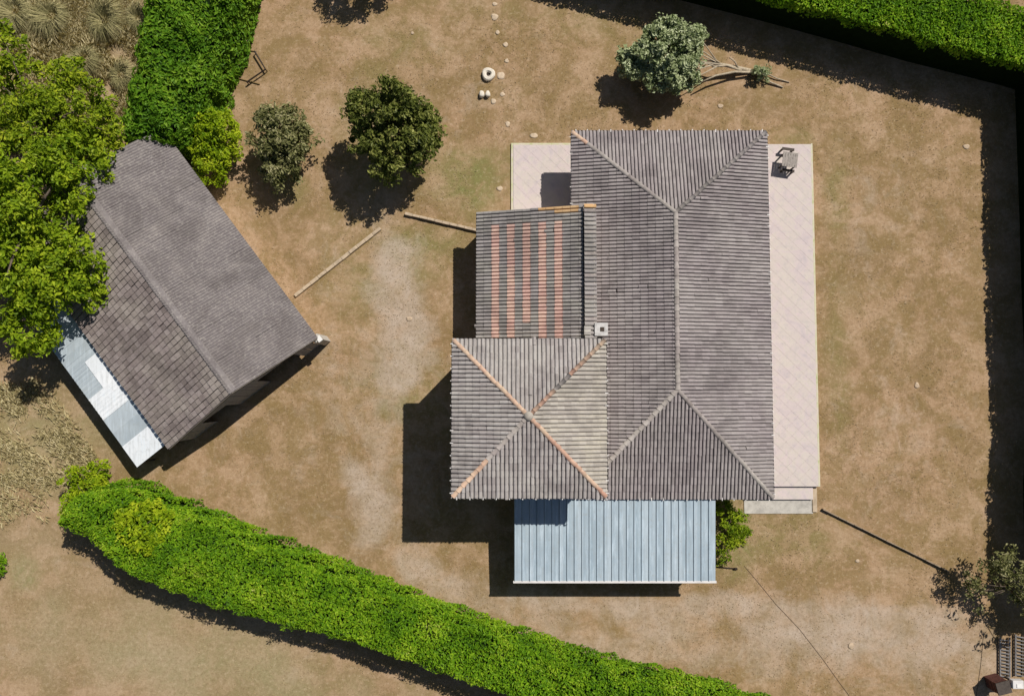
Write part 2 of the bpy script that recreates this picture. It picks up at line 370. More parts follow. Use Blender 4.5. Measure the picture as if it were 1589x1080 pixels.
def slope(parent, O, vh, run, rise, U, planes, mat, pick=None, TW=.205, TL=.42, name='roof_tile', wave=0.0):
    """tiles on one slope. O eave corner, vh unit horizontal upslope dir, U eave length, planes = [(point, outward normal)] to trim"""
    TV, TF = tile_template(TW, TL); O = Vector(O); vh = Vector((vh[0], vh[1], 0)).normalized(); u = Vector((vh.y, -vh.x, 0))
    L = math.hypot(run, rise); v = (vh * run + Vector((0, 0, rise))) / L; n = u.cross(v)
    Rm = np.array([list(u), list(v), list(n)])
    nu = int(math.ceil(U / TW)); nv = int(math.ceil(L / TL)); Vs = []; k = 0
    def inside(p): return max([(p - Vector(q)).dot(Vector(m)) for q, m in planes] + [-9])
    sing = 0
    for j in range(nv):
        for i in range(nu):
            cs = [O + u * (i * TW + a * TW) + v * (j * TL + b * (TL + .05)) for a in (0, 1) for b in (0, 1)]
            ds = [inside(c) for c in cs]
            if min(ds) > 0: continue
            if j * TL + .15 > L: continue
            ju, jn, jr = random.uniform(-.007, .007), random.uniform(0, .009), random.uniform(-.008, .008)
            org = O + u * (i * TW + ju) + v * (j * TL - .05 + random.uniform(-.012, .012)) + n * (.045 + jn + wave * (vnoise(i * .13, j * .21) - .5))
            mm = pick(i, j) if pick else None
            if mm is not None and max(ds) < -.02 and sing < 300:
                o = bpy.data.objects.new(name, tile_mesh(mm, TW, TL)); sing += 1
                o.matrix_basis = Matrix(((u.x, v.x, n.x, org.x), (u.y, v.y, n.y, org.y), (u.z, v.z, n.z, org.z), (0, 0, 0, 1)))
                link(o); pm = Matrix.Translation(-Vector(parent_loc(parent))); o.parent = parent; o.matrix_parent_inverse = pm
                continue
            if random.random() < .012: org = org - v * random.uniform(.04, .11) + n * .012
            T = TV.copy(); T[:, 2] += jr * (T[:, 0] / TW - .5) * 2
            Vs.append(T @ Rm + np.array(org)); k += 1
    if not Vs: return
    V = np.concatenate(Vs); F = (TF[None] + (np.arange(k) * len(TV))[:, None, None]).reshape(-1, 4)
    me = np_mesh(name + 's', V, F, mat)
    if planes:
        bm = bmesh.new(); bm.from_mesh(me)
        for q, m_ in planes:
            bmesh.ops.bisect_plane(bm, geom=bm.verts[:] + bm.edges[:] + bm.faces[:], plane_co=q, plane_no=m_, clear_outer=True)
        bm.to_mesh(me); bm.free()
    o = bpy.data.objects.new('small_roof_tiles', me); link(o); tag(o, kind='stuff'); child_fix(o, parent)
    return o
def parent_loc(p):
    l = Vector(p.location)
    if p.parent is not None: l = p.matrix_parent_inverse @ l + Vector(p.parent.location) if False else Vector((0, 0, 0))
    return l

def ridge_mesh(mat, r=.125, l=.44, key={}):
    k = (mat.name, r)
    if k not in key:
        V = []; F = []; s = 7
        for y, rr in ((0, r * 1.12), (l, r * .9)):
            for i in range(s):
                a = math.pi * i / (s - 1); V.append((rr * math.cos(a), y, rr * math.sin(a) * .85))
        for i in range(s - 1): F.append((i, i + 1, s + i + 1, s + i))
        me = np_mesh('ridge_tile', V, F, mat, True)
        bm = bmesh.new(); bm.from_mesh(me); bmesh.ops.reverse_faces(bm, faces=bm.faces)
        bm.faces.new([v for v in bm.verts if abs(v.co.y) < 1e-6][::-1]); bm.to_mesh(me); bm.free()
        key[k] = me
    return key[k]
def ridge_line(parent, a, b, mats, r=.125, name='ridge_tile', up=.06):
    a = Vector(a) + Vector((0, 0, up)); b = Vector(b) + Vector((0, 0, up)); d = b - a; n = max(1, round(d.length / .38))
    y = d.normalized(); x = y.cross(Vector((0, 0, 1))).normalized(); z = x.cross(y)
    for i in range(n):
        mt = mats(i / n) if callable(mats) else mats
        o = bpy.data.objects.new(name, ridge_mesh(mt, r)); p = a + d * (i / n) + Vector((random.uniform(-.01, .01), random.uniform(-.01, .01), random.uniform(-.006, .01)))
        o.matrix_basis = Matrix(((x.x, y.x, z.x, p.x), (x.y, y.y, z.y, p.y), (x.z, y.z, z.z, p.z), (0, 0, 0, 1))) @ Matrix.Rotation(random.uniform(-.03, .03), 4, 'Z')
        link(o); o.parent = parent

# ------------------------------------------------------------------ the house
house = empty('tiled_house', (0, 0, 0), 'large house with grey tiled hip roofs and a square corner pavilion', 'house')
def deck(name, pts, tops, z0, mat=M['soffit'], parent=house, drop=.03, th=.14):
    """closed hip roof body under the tiles: pts = 4 eave corners ccw from SW, tops = 1 or 2 ridge points"""
    b = MB(); e = [Vector((p[0], p[1], z0 - drop)) for p in pts]; lo = [Vector((p[0], p[1], z0 - drop - th)) for p in pts]
    t = [Vector((q[0], q[1], q[2] - drop)) for q in tops]
    if len(t) == 1:
        for i in range(4): b.poly([e[i], e[(i + 1) % 4], t[0]])
    else:   # ridge N-S: tops[0] south, tops[1] north
        b.poly([e[0], e[1], t[0]]); b.poly([e[1], e[2], t[1], t[0]]); b.poly([e[2], e[3], t[1]]); b.poly([e[3], e[0], t[0], t[1]])
    for i in range(4): b.poly([lo[i], lo[(i + 1) % 4], e[(i + 1) % 4], e[i]])
    b.poly(lo[::-1])
    return b.build(name, mat, parent)
def gutter(a, b, z, out, parent, mat, tick=True, step=.66):
    """half-round gutter along the eave a-b with pale brackets as sub-parts"""
    a = Vector((a[0], a[1], z)); b = Vector((b[0], b[1], z)); out = Vector((out[0], out[1], 0)); d = (b - a).normalized()
    mb = MB(); prof = [(-.005, .05), (0, -.02), (.03, -.055), (.07, -.055), (.10, -.02), (.105, .05)]
    for (o0, h0), (o1, h1) in zip(prof[:-1], prof[1:]):
        mb.poly([a + out * o0 + Vector((0, 0, h0)), b + out * o0 + Vector((0, 0, h0)), b + out * o1 + Vector((0, 0, h1)), a + out * o1 + Vector((0, 0, h1))])
    g = mb.build('gutter', mat, parent)
    if tick:
        me = MB().box((0, 0, 0), (.045, .17, .02)).mesh('gutter_bracket', M['pale_metal'])
        n = int((b - a).length / step); ang = math.atan2(d.y, d.x)
        for i in range(n + 1):
            p = a + (b - a) * ((i + .3) / (n + .6)) + out * .07 + Vector((0, 0, .075))
            o = bpy.data.objects.new('gutter_bracket', me); o.location = p; o.rotation_euler = (0, 0, ang); link(o); o.parent = g
    return g
def walls(name, x0, y0, x1, y1, z1, mat=M['render'], parent=house):
    b = MB(); b.box(((x0 + x1) / 2, (y0 + y1) / 2, z1 / 2), (x1 - x0, y1 - y0, z1)); return b.build(name, mat, parent)
def window(parent, x, y, z, w, h, nx, ny):
    """window on a wall whose outward normal is (nx,ny)"""
    n = Vector((nx, ny, 0)); t = Vector((-ny, nx, 0)); c = Vector((x, y, z))
    b = MB()
    for s in (-1, 1): b.bar(c + t * s * w / 2 - Vector((0, 0, h / 2)) + n * .02, c + t * s * w / 2 + Vector((0, 0, h / 2)) + n * .02, .07, .09)
    for s in (-1, 1): b.bar(c + Vector((0, 0, s * h / 2)) - t * w / 2 + n * .022, c + Vector((0, 0, s * h / 2)) + t * w / 2 + n * .022, .09, .07)
    b.bar(c - Vector((0, 0, h / 2)) + n * .018, c + Vector((0, 0, h / 2)) + n * .018, .05, .06)
    f = b.build('window', M['white_trim'], parent)
    for s in (-1, 1):
        q = c + t * s * w / 4 + n * .012
        MB().bar(q - Vector((0, 0, h / 2 - .04)), q + Vector((0, 0, h / 2 - .04)), *((w / 2 - .06, .012) if abs(nx) else (.012, w / 2 - .06))).build('pane', M['glass'], f)
    p = c - Vector((0, 0, h / 2 + .07)) + n * .07
    MB().bar(p - t * (w / 2 + .1), p + t * (w / 2 + .1), .18, .06).build('sill', M['white_trim'], f)
def door(parent, x, y, z0, w, h, nx, ny):
    n = Vector((nx, ny, 0)); t = Vector((-ny, nx, 0)); c = Vector((x, y, z0 + h / 2)) + n * .02
    b = MB(); b.bar(c - t * w / 2, c + t * w / 2, .06, h); d = b.build('door', M['door'], parent)
    MB().tube([c + t * w * .38 + n * .03, c + t * w * .38 + n * .08, c + t * w * .25 + n * .08], .014).build('handle', M['pale_metal'], d)

# main block
MX0, MX1, MY0, MY1, MZ = 3.42, 14.37, -6.21, 14.28, 2.85
RS = Vector((8.92, -.27, 4.05)); RN = Vector((8.92, 9.38, 4.05))
walls('wall', MX0 + 1.0, MY0 + .55, MX1 - .55, MY1 - 1.1, MZ - .12)
rf = deck('roof', [(MX0, MY0), (MX1, MY0), (MX1, MY1), (MX0, MY1)], [RS, RN], MZ)
def hip_plane(a, b, keep):
    a = Vector((a[0], a[1], 0)); b = Vector((b[0], b[1], 0)); d = (b - a).normalized(); n = Vector((d.y, -d.x, 0))
    if (Vector((keep[0], keep[1], 0)) - a).dot(n) > 0: n = -n
    return (a, n)
SW, SE, NE, NW = (MX0, MY0), (MX1, MY0), (MX1, MY1), (MX0, MY1)
mid_w, mid_e, mid_n, mid_s = (MX0 + .1, 4), (MX1 - .1, 4), (8.90, MY1 - .1), (8.90, MY0 + .1)
rise = RS.z - MZ
under_annex = lambda i, j: None
slope(rf, (MX1, MY0, MZ), (-1, 0), MX1 - RS.x, rise, MY1 - MY0, [hip_plane(SE, RS, mid_e), hip_plane(NE, RN, mid_e), (Vector((8.90, 0, 0)), Vector((-1, 0, 0)))], M['tile'])
slope(rf, (MX0, MY1, MZ), (1, 0), RS.x - MX0, rise, MY1 - MY0, [hip_plane(SW, RS, mid_w), hip_plane(NW, RN, mid_w), (Vector((8.90, 0, 0)), Vector((1, 0, 0)))], M['tile'], wave=.03)
slope(rf, (MX1, MY1, MZ), (0, -1), MY1 - RN.y, rise, MX1 - MX0, [hip_plane(NW, RN, mid_n), hip_plane(NE, RN, mid_n)], M['tile'])
slope(rf, (MX0, MY0, MZ), (0, 1), RS.y - MY0, rise, MX1 - MX0, [hip_plane(SW, RS, mid_s), hip_plane(SE, RS, mid_s)], M['tile'])
for a in (SW, SE): ridge_line(rf, (*a, MZ), RS, M['ridge_grey'])
for a in (NE, NW): ridge_line(rf, (*a, MZ), RN, (lambda f: M['ridge_salmon'] if f < .12 else M['ridge_grey']) if a is NW else M['ridge_grey'])
ridge_line(rf, RS, RN, M['ridge_grey'], .14)
gutter(SE, NE, MZ, (1, 0), house, M['zinc']); gutter(NE, NW, MZ, (0, 1), house, M['zinc'])
gutter((MX0, 9.9), NW, MZ, (-1, 0), house, M['pale_metal'], True, 1.0); gutter((4.9, MY0), SE, MZ, (0, -1), house, M['pale_metal'])
for y in (-3.5, 0.5, 5, 9.5): window(house, MX1 - .55, y, 1.5, 1.3, 1.2, 1, 0)
for x in (6, 11.5): window(house, x, MY1 - 1.1, 1.5, 1.2, 1.1, 0, 1)
window(house, 12.4, MY0 + .55, 1.5, 1.1, 1.1, 0, -1); door(house, MX1 - .55, 7.3, .35, 1.0, 2.05, 1, 0); door(house, MX0 + 1.0, 12.2, .12, .95, 2.05, -1, 0)

# annex with salmon tile courses, tile-capped wall on its high side
AX0, AX1, AY0, AY1, AZ0, AZ1 = -1.93, 3.87, 2.0, 9.74, 2.65, 4.30
MB().poly([(AX0 + .3, AY1 - .25, 0), (AX1 + .5, AY1 - .25, 0), (AX1 + .5, AY1 - .25, AZ1 - .14), (AX0 + .3, AY1 - .25, AZ0 - .12)]) \
    .poly([(AX0 + .3, AY0, 0), (AX0 + .3, AY1 - .25, 0), (AX0 + .3, AY1 - .25, AZ0 - .12), (AX0 + .3, AY0, AZ0 - .12)]) \
    .poly([(AX1 + .5, AY1 - .25, 0), (AX1 + .5, AY0, 0), (AX1 + .5, AY0, AZ1 + .05), (AX1 + .5, AY1 - .25, AZ1 + .05)]).build('wall', M['render'], house)
b = MB(); za, zb = AZ0 - .03, AZ1 - .03
q = [Vector((AX0, AY0, za)), Vector((AX1, AY0, zb)), Vector((AX1, AY1, zb)), Vector((AX0, AY1, za))]; q2 = [p - Vector((0, 0, .12)) for p in q]
b.poly(q); b.poly(q2[::-1])
for i in range(4): b.poly([q2[i], q2[(i + 1) % 4], q[(i + 1) % 4], q[i]])
arf = b.build('roof', M['soffit'], house)
def annex_pick(i, j):
    # i counts southwards from the north verge, j up from the west eave
    if i == 0 and j >= 8: return M['tile_orange']
    if i == 1 and j >= 10: return M['tile_orange']
    if j in (2, 4, 6, 8, 10) and 3 < i < (31 if j == 6 else 60): return M['tile_salmon']
    return None
slope(arf, (AX0, AY1, AZ0), (1, 0), AX1 - AX0, AZ1 - AZ0, AY1 - AY0, [(Vector((0, AY0, 0)), Vector((0, -1, 0))), (Vector((AX1 - .02, 0, 0)), Vector((1, 0, 0)))], M['tile_annex'], annex_pick, TL=.45, wave=.02)
gutter((AX0, 2.3), (AX0, AY1), AZ0, (-1, 0), house, M['zinc'], False)
MB().box((AX1 + .30, (AY0 + AY1) / 2, AZ1 + .08), (.52, AY1 - AY0, .40)).build('parapet_wall', M['render'], house)
for i in range(int((AY1 - AY0) / .235)):      # coping of short tiles, each one a part
    o = bpy.data.objects.new('coping_tile', tile_mesh(M['tile_orange'] if i == 0 else M['ridge_grey'] if i % 5 == 1 else M['tile_annex']))
    z = Matrix.Rotation(math.radians(90), 4, 'Z') @ Matrix.Rotation(math.radians(8), 4, 'X')
    o.matrix_basis = Matrix.Translation((AX1 + .66, AY1 - .235 - i * .235 + random.uniform(-.008, .008), AZ1 + .28)) @ Matrix.Rotation(math.radians(90), 4, 'Z') @ Matrix.Rotation(math.radians(5), 4, 'X') @ Matrix.Diagonal((1, 1.55, 1, 1))
    link(o); o.parent = house
window(house, AX0 + .3, 6.5, 1.4, 1.1, 1.0, -1, 0)

# square pavilion
PX0, PX1, PY0, PY1, PZ = -3.0, 4.76, -5.66, 2.29, 6.0
PA = Vector((.82, -1.55, 6.85))
walls('wall', PX0 + .35, PY0 + .4, PX1 - .4, PY1 - .35, PZ - .12)
prf = deck('roof', [(PX0, PY0), (PX1, PY0), (PX1, PY1), (PX0, PY1)], [PA], PZ)
pSW, pSE, pNE, pNW = (PX0, PY0), (PX1, PY0), (PX1, PY1), (PX0, PY1)
cE, cW, cN, cS = (PX1 - .1, PA.y), (PX0 + .1, PA.y), (PA.x, PY1 - .1), (PA.x, PY0 + .1)
pr = PA.z - PZ
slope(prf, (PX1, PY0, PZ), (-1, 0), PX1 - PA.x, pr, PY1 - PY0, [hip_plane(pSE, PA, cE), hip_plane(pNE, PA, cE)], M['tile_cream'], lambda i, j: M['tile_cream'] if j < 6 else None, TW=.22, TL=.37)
slope(prf, (PX0, PY1, PZ), (1, 0), PA.x - PX0, pr, PY1 - PY0, [hip_plane(pSW, PA, cW), hip_plane(pNW, PA, cW)], M['tile_pav'], TW=.22, TL=.37)
slope(prf, (PX1, PY1, PZ), (0, -1), PY1 - PA.y, pr, PX1 - PX0, [hip_plane(pNW, PA, cN), hip_plane(pNE, PA, cN)], M['tile_pav'], TW=.22, TL=.37)
slope(prf, (PX0, PY0, PZ), (0, 1), PA.y - PY0, pr, PX1 - PX0, [hip_plane(pSW, PA, cS), hip_plane(pSE, PA, cS)], M['tile_pav'], TW=.22, TL=.37)
for a, s in ((pSW, lambda f: M['ridge_salmon'] if f < .45 else M['ridge_grey']), (pSE, M['ridge_salmon']), (pNE, lambda f: M['ridge_grey'] if .45 < f < .65 else M['ridge_salmon']), (pNW, M['ridge_salmon'])):
    ridge_line(prf, (*a, PZ), PA, s, .12)
MB().tube([PA + Vector((0, 0, .0)), PA + Vector((0, 0, .14)), PA + Vector((0, 0, .22))], [.26, .24, .08], 10).build('apex_cap', M['tile_cream'], prf, True)
gutter(pSW, pSE, PZ, (0, -1), house, M['pale_metal']); gutter(pNW, pSW, PZ, (-1, 0), house, M['zinc'])
gutter(pSE, pNE, PZ, (1, 0), house, M['zinc']); gutter(pNE, pNW, PZ, (0, 1), house, M['zinc'], False)
for z in (1.5, 4.4):
    window(house, PX0 + .35, -1.8, z, 1.2, 1.2, -1, 0)
window(house, -1.6, PY0 + .4, 4.4, 1.1, 1.2, 0, -1); window(house, 2.6, PY0 + .4, 4.4, 1.1, 1.2, 0, -1); door(house, -1.7, PY0 + .4, .02, 1.0, 2.1, 0, -1)

# chimney
cz = 4.75; cc = G(933, 511, cz)
ch = MB().box((cc.x, cc.y, 3.75), (.58, .58, 1.7)).build('chimney', M['render'], house)
MB().box((cc.x, cc.y, cz - .04), (.70, .70, .09)).build('chimney_cap', M['chimney_cap'], ch, bevel=.015)
MB().box((cc.x + .05, cc.y, cz + .008), (.22, .22, .03)).build('flue_shade_plate', M['soil'], ch)  # solid dark plate, the shade down the flue put into its colour
MB().box((cc.x - .72, cc.y - .05, 4.55), (.34, .46, .26)).build('flue_box', M['concrete'], ch)

# ------------------------------------------------------------------ carport
KX0, KX1, KY0, KY1, KZ = .12, 11.25, -10.82, -6.02, 2.62
carport = empty('carport', (KX0, KY0, 0), 'open carport with ribbed blue metal roof against the house', 'carport')
nP = 27; pw = (KX1 - KX0) / nP; zs_, zn_ = 2.55, 2.80
for i in range(nP):
    x0 = KX0 + i * pw; b = MB(); dz = random.uniform(-.004, .004)
    prof = [(0, 0), (.03, .045), (.06, .045), (.09, .004), (pw * .55, .010), (pw - .004, .004)]
    for (xa, ha), (xb, hb) in zip(prof[:-1], prof[1:]):
        b.poly([(x0 + xa, KY0, zs_ + ha + dz), (x0 + xb, KY0, zs_ + hb + dz), (x0 + xb, KY1, zn_ + hb + dz), (x0 + xa, KY1, zn_ + ha + dz)])
    o = b.build('roof_panel', M['blue_sheet'], carport)
    MB().poly([(x0 + .018, KY0 + .01, zs_ + .05), (x0 + .042, KY0 + .01, zs_ + .055), (x0 + .042, KY1, zn_ + .055), (x0 + .018, KY1, zn_ + .05)]).build('rib', M['rib'], o)
gg = MB().box(((KX0 + KX1) / 2, KY0 - .05, zs_ - .03), (KX1 - KX0 + .1, .12, .10)).build('gutter', M['pale_metal'], carport)
for y in (KY0 + .3, (KY0 + KY1) / 2, KY1 - .35):
    z = zs_ + (zn_ - zs_) * (y - KY0) / (KY1 - KY0) - .07
    MB().box(((KX0 + KX1) / 2, y, z), (KX1 - KX0 - .1, .08, .12)).build('beam', M['wood'], carport)
for x in (KX0 + .25, (KX0 + KX1) / 2, KX1 - .25):
    MB().box((x, KY0 + .3, (zs_ - .11) / 2), (.12, .12, zs_ - .13)).build('post', M['wood'], carport)

# ------------------------------------------------------------------ patios and steps
def slab(name, x0, y0, x1, y1, z, mat, z0=-.05, bevel=.015, kind='structure', parent=None):
    o = MB().box(((x0 + x1) / 2, (y0 + y1) / 2, (z + z0) / 2), (x1 - x0, y1 - y0, z - z0)).build(name, mat, parent, bevel=bevel)
    if parent is None: tag(o, kind=kind)
    return o
a = G(793, 222, .12); b2 = G(793, 335, .12)
patio_w = slab('patio', a.x + .12, b2.y - 1.2, MX0 + .6, a.y - .12, .12, M['patio'])
slab('patio_edging', a.x, b2.y - 1.2, a.x + .12, a.y, .10, M['moss_edge']); slab('patio_edging', a.x + .12, a.y - .12, MX0 + .6, a.y, .105, M['moss_edge'])
pe = G(1266, 500, .4); pn = G(1225, 224, .4); ps = G(1230, 755, .4)
patio_e = slab('patio', MX1 - .6, ps.y, pe.x - .06, pn.y, .40, M['patio'])
slab('patio_edging', pe.x - .06, ps.y, pe.x + .05, pn.y + .05, .385, M['moss_edge'])
s2 = G(1262, 775, .22)
slab('patio_step', MX1 - .6, s2.y, s2.x, ps.y - .0, .22, M['patio'])
s3 = G(1155, 797, .06); s4 = G(1262, 797, .06)
slab('path', s3.x, s3.y, s4.x, s2.y, .05, M['concrete'])
slab('patio_edging', s2.x, s3.y + .1, s2.x + .28, ps.y, .10, M['wall_cap'])

def paving(parent, x0, y0, x1, y1, z, size=.52):
    """diagonal square slabs clipped to the patio rectangle, each a part of it"""
    q = size / math.sqrt(2); iy = int((y1 - y0) / q) + 2; ix = int((x1 - x0) / q) + 2; g = .005
    for a in range(-1, ix):
        for b_ in range(-1, iy):
            if (a + b_) % 2: continue
            cx, cy = x0 + a * q, y0 + b_ * q; r = q - g
            P = [(cx, cy - r), (cx + r, cy), (cx, cy + r), (cx - r, cy)]
            for ax, lim, sg in ((0, x0, 1), (0, x1, -1), (1, y0, 1), (1, y1, -1)):     # clip
                out = []
                for k in range(len(P)):
                    p, n_ = P[k], P[(k + 1) % len(P)]; dp, dn = sg * (p[ax] - lim), sg * (n_[ax] - lim)
                    if dp >= 0: out.append(p)
                    if (dp >= 0) != (dn >= 0):
                        t = dp / (dp - dn); out.append((p[0] + (n_[0] - p[0]) * t, p[1] + (n_[1] - p[1]) * t))
                P = out
                if not P: break
            if len(P) < 3: continue
            h = z + .008 + random.uniform(0, .003); mb = MB(); mb.poly([(p[0], p[1], h) for p in P])
            for k in range(len(P)): p, n_ = P[k], P[(k + 1) % len(P)]; mb.poly([(p[0], p[1], z), (n_[0], n_[1], z), (n_[0], n_[1], h), (p[0], p[1], h)])
            mb.build('paving_slab', M['patio'], parent)
paving(patio_e, MX1 - .45, ps.y + .03, pe.x - .09, pn.y - .03, .40)
paving(patio_w, a.x + .15, b2.y - .6, MX0 + .5, a.y - .15, .12)

# ------------------------------------------------------------------ barn
BA = Vector((-10.96, 2.61, 0)); BU = Vector((-.604, .797, 0)).normalized(); BW = Vector((-BU.y, BU.x, 0)) * 1.0
BW = Vector((-.797, -.604, 0)).normalized()
def B(u, w, z): return BA + BU * u + BW * w + Vector((0, 0, z))
BL, BH, BE, BR = 15.0, 5.1, 2.6, 4.35
barn = empty('barn', B(7, 5, 0), 'long barn with grey corrugated slope and tiled slope under the big tree', 'barn')
bw = MB()
for u_ in (.55, BL - .4):
    pts = [B(u_, .5, 0), B(u_, 9.7, 0), B(u_, 9.7, BE + .1), B(u_, 5.1, BR - .18), B(u_, .5, BE + .1)]
    if u_ > 1: bw.poly(pts[::-1])
bw.poly([B(.55, .5, 0), B(BL - .4, .5, 0), B(BL - .4, .5, BE + .1), B(.55, .5, BE + .1)])
bw.poly([B(BL - .4, 9.7, 0), B(.55, 9.7, 0), B(.55, 9.7, BE + .1), B(BL - .4, 9.7, BE + .1)])
bw.build('wall', M['concrete'], barn)
# front gable: planks on both sides of a wide dark opening
for k in range(33):
    w0 = .55 + k * .28
    top = BE + .05 + (BR - BE) * (min(w0, 10.2 - w0) / 5.1) - .12
    zlo = 0
    if 1.5 < w0 < 4.0: zlo = 2.35
    if 6.2 < w0 < 8.0: zlo = 2.2
    mb = MB(); c0 = B(.16 + random.uniform(-.012, .012), w0 + .13, (top + zlo) / 2)
    q = Matrix.Rotation(math.atan2(BW.y, BW.x), 3, 'Z')
    mb.box(c0, (.262, .03, top - zlo), q); mb.build('plank', M['plank'], barn)
MB().box(B(.3, 5, 2.2), (9, .16, .2), Matrix.Rotation(math.atan2(BW.y, BW.x), 3, 'Z')).build('beam', M['darkwood'], barn)
MB().box(B(1.6, 2.8, .9), (2.2, .25, 1.6), Matrix.Rotation(math.atan2(BW.y, BW.x), 3, 'Z')).build('barn_door', M['wood'], barn)
MB().box(B(.12, .12, 1.1), (.40, .40, 2.2), Matrix.Rotation(math.atan2(BW.y, BW.x), 3, 'Z')).build('corner_pier', M['concrete'], barn)
MB().box(B(-.02, -.02, 2.24), (.26, .34, .07), Matrix.Rotation(math.atan2(BW.y, BW.x), 3, 'Z')).build('pier_cap', M['white_trim'], barn)
# roof body
b = MB(); d0 = .05
for w0, z0, w1, z1 in ((0, BE, 5.1, BR), (5.1, BR, 10.2, BE)):
    q = [B(0.03, w0, z0 - d0), B(BL, w0, z0 - d0), B(BL, w1, z1 - d0), B(0.03, w1, z1 - d0)]; q2 = [p - Vector((0, 0, .09)) for p in q]
    b.poly(q[::-1]); b.poly(q2)
    for i in range(4): b.poly([q2[(i + 1) % 4], q2[i], q[i], q[(i + 1) % 4]][::-1])
brf = b.build('roof', M['soffit'], barn)
# corrugated sheets on the east slope
def frame(parent, o, u, v, org):
    n = u.cross(v).normalized()
    o.matrix_basis = Matrix(((u.x, v.x, n.x, org.x), (u.y, v.y, n.y, org.y), (u.z, v.z, n.z, org.z), (0, 0, 0, 1))); link(o); o.parent = parent
    o.matrix_parent_inverse = Matrix.Identity(4)
SLn = math.hypot(5.1, BR - BE)
sw_, sl_ = BL / 16, SLn / 4 + .12; V = []; F = []; ns = 48
for y, lift in ((0, .02), (sl_, 0)):
    for i in range(ns + 1):
        V.append((sw_ * i / ns, y, .040 * math.sin(2 * math.pi * i / 8) + lift + .03))
for i in range(ns): F.append((i, i + 1, ns + 2 + i, ns + 1 + i))
sheet = np_mesh('roof_sheet', V, F, M['cement'], True)
v_up = (B(0, 5.1, BR) - B(0, 0, BE)).normalized()
for i in range(16):
    for j in range(4):
        o = bpy.data.objects.new('roof_sheet', sheet)
        org = B(BL * (i) / 16 + random.uniform(-.01, .01), 0, BE) + v_up * (j * SLn / 4 - .06) + Vector((0, 0, random.uniform(0, .015) + .012 * j))
        # u axis must make an upward normal with v
        frame(brf, o, BU * 1.0 if BU.cross(v_up).z > 0 else -BU, v_up, org if BU.cross(v_up).z > 0 else org + BU * sw_)
# flat tiles on the west slope
FWd, FLn = .333, .335
V, F = [], []
for (x, y, z) in ((0, 0, -.02), (.300, 0, -.02), (0, 0, .042), (.300, 0, .042), (0, .35, .002), (.300, .35, .002), (.08, 0, .042), (.08, .35, .002), (.12, 0, .050), (.12, .35, .010), (.19, 0, .050), (.19, .35, .010), (.23, 0, .042), (.23, .35, .002)): V.append((x, y, z))
F = [(0, 1, 3, 2), (2, 6, 7, 4), (6, 8, 9, 7), (8, 10, 11, 9), (10, 12, 13, 11), (12, 3, 5, 13), (0, 2, 4, 4), (1, 5, 3, 3)]
FV, FF = np.array(V), np.array(F[:6])
flat = np_mesh('flat_tile', FV, FF, M['barn_tile'])
v2 = (B(0, 5.1, BR) - B(0, 10.2, BE)).normalized(); u2 = BU if BU.cross(v2).z > 0 else -BU
n2 = u2.cross(v2); Rm = np.array([list(u2), list(v2), list(n2)])
Vs = []; cnt = 0; nr = int(SLn / FLn); nc = int(BL / FWd)
for i in range(nc):
    for j in range(nr):
        u_ = i * FWd if u2.dot(BU) > 0 else (i + 1) * FWd
        org = B(u_, 10.2, BE) + v2 * (j * FLn - .04 + random.uniform(-.01, .01)) + n2 * (.02 + random.uniform(0, .03)) + u2 * random.uniform(-.01, .01)
        if i < 18 and cnt < 290:
            o = bpy.data.objects.new('flat_tile', flat); cnt += 1; frame(brf, o, u2, v2, org)
            o.matrix_basis = o.matrix_basis @ Matrix.Rotation(random.uniform(-.05, .05), 4, 'Y') @ Matrix.Rotation(random.uniform(-.02, .02), 4, 'Z')
        else: Vs.append(FV @ Rm + np.array(org))
k = len(Vs); me = np_mesh('flat_tiles', np.concatenate(Vs), (FF[None] + (np.arange(k) * len(FV))[:, None, None]).reshape(-1, 4), M['barn_tile'])
o = bpy.data.objects.new('small_flat_tiles', me); link(o); tag(o, kind='stuff'); o.parent = brf
# ridge capping sheets
for i in range(16):
    a = B(BL * i / 16 + .01, 5.0, BR + .09); e = B(BL * (i + 1) / 16 + .04, 5.0, BR + .09)
    b = MB(); dd = Vector((0, 0, .012 if i % 2 else 0))
    b.poly([a - BW * .28 - Vector((0, 0, .07)) + dd, e - BW * .28 - Vector((0, 0, .07)) + dd, e + dd, a + dd][::-1])
    b.poly([a + dd, e + dd, e + BW * .20 - Vector((0, 0, .05)) + dd, a + BW * .20 - Vector((0, 0, .05)) + dd][::-1])
    b.poly([a + BW * .20 - Vector((0, 0, .05)) + dd, e + BW * .20 - Vector((0, 0, .05)) + dd, e + BW * .20 - Vector((0, 0, .12)) + dd, a + BW * .20 - Vector((0, 0, .12)) + dd][::-1])
    o = b.build('ridge_cap', M['cement'], barn)
for (w0, z0, w1, z1) in ((0, BE, 5.1, BR), (5.1, BR, 10.2, BE)):
    MB().bar(B(-.01, w0, z0 - .06), B(-.01, w1, z1 - .06), .03, .18).build('verge_board', M['wood'], barn)
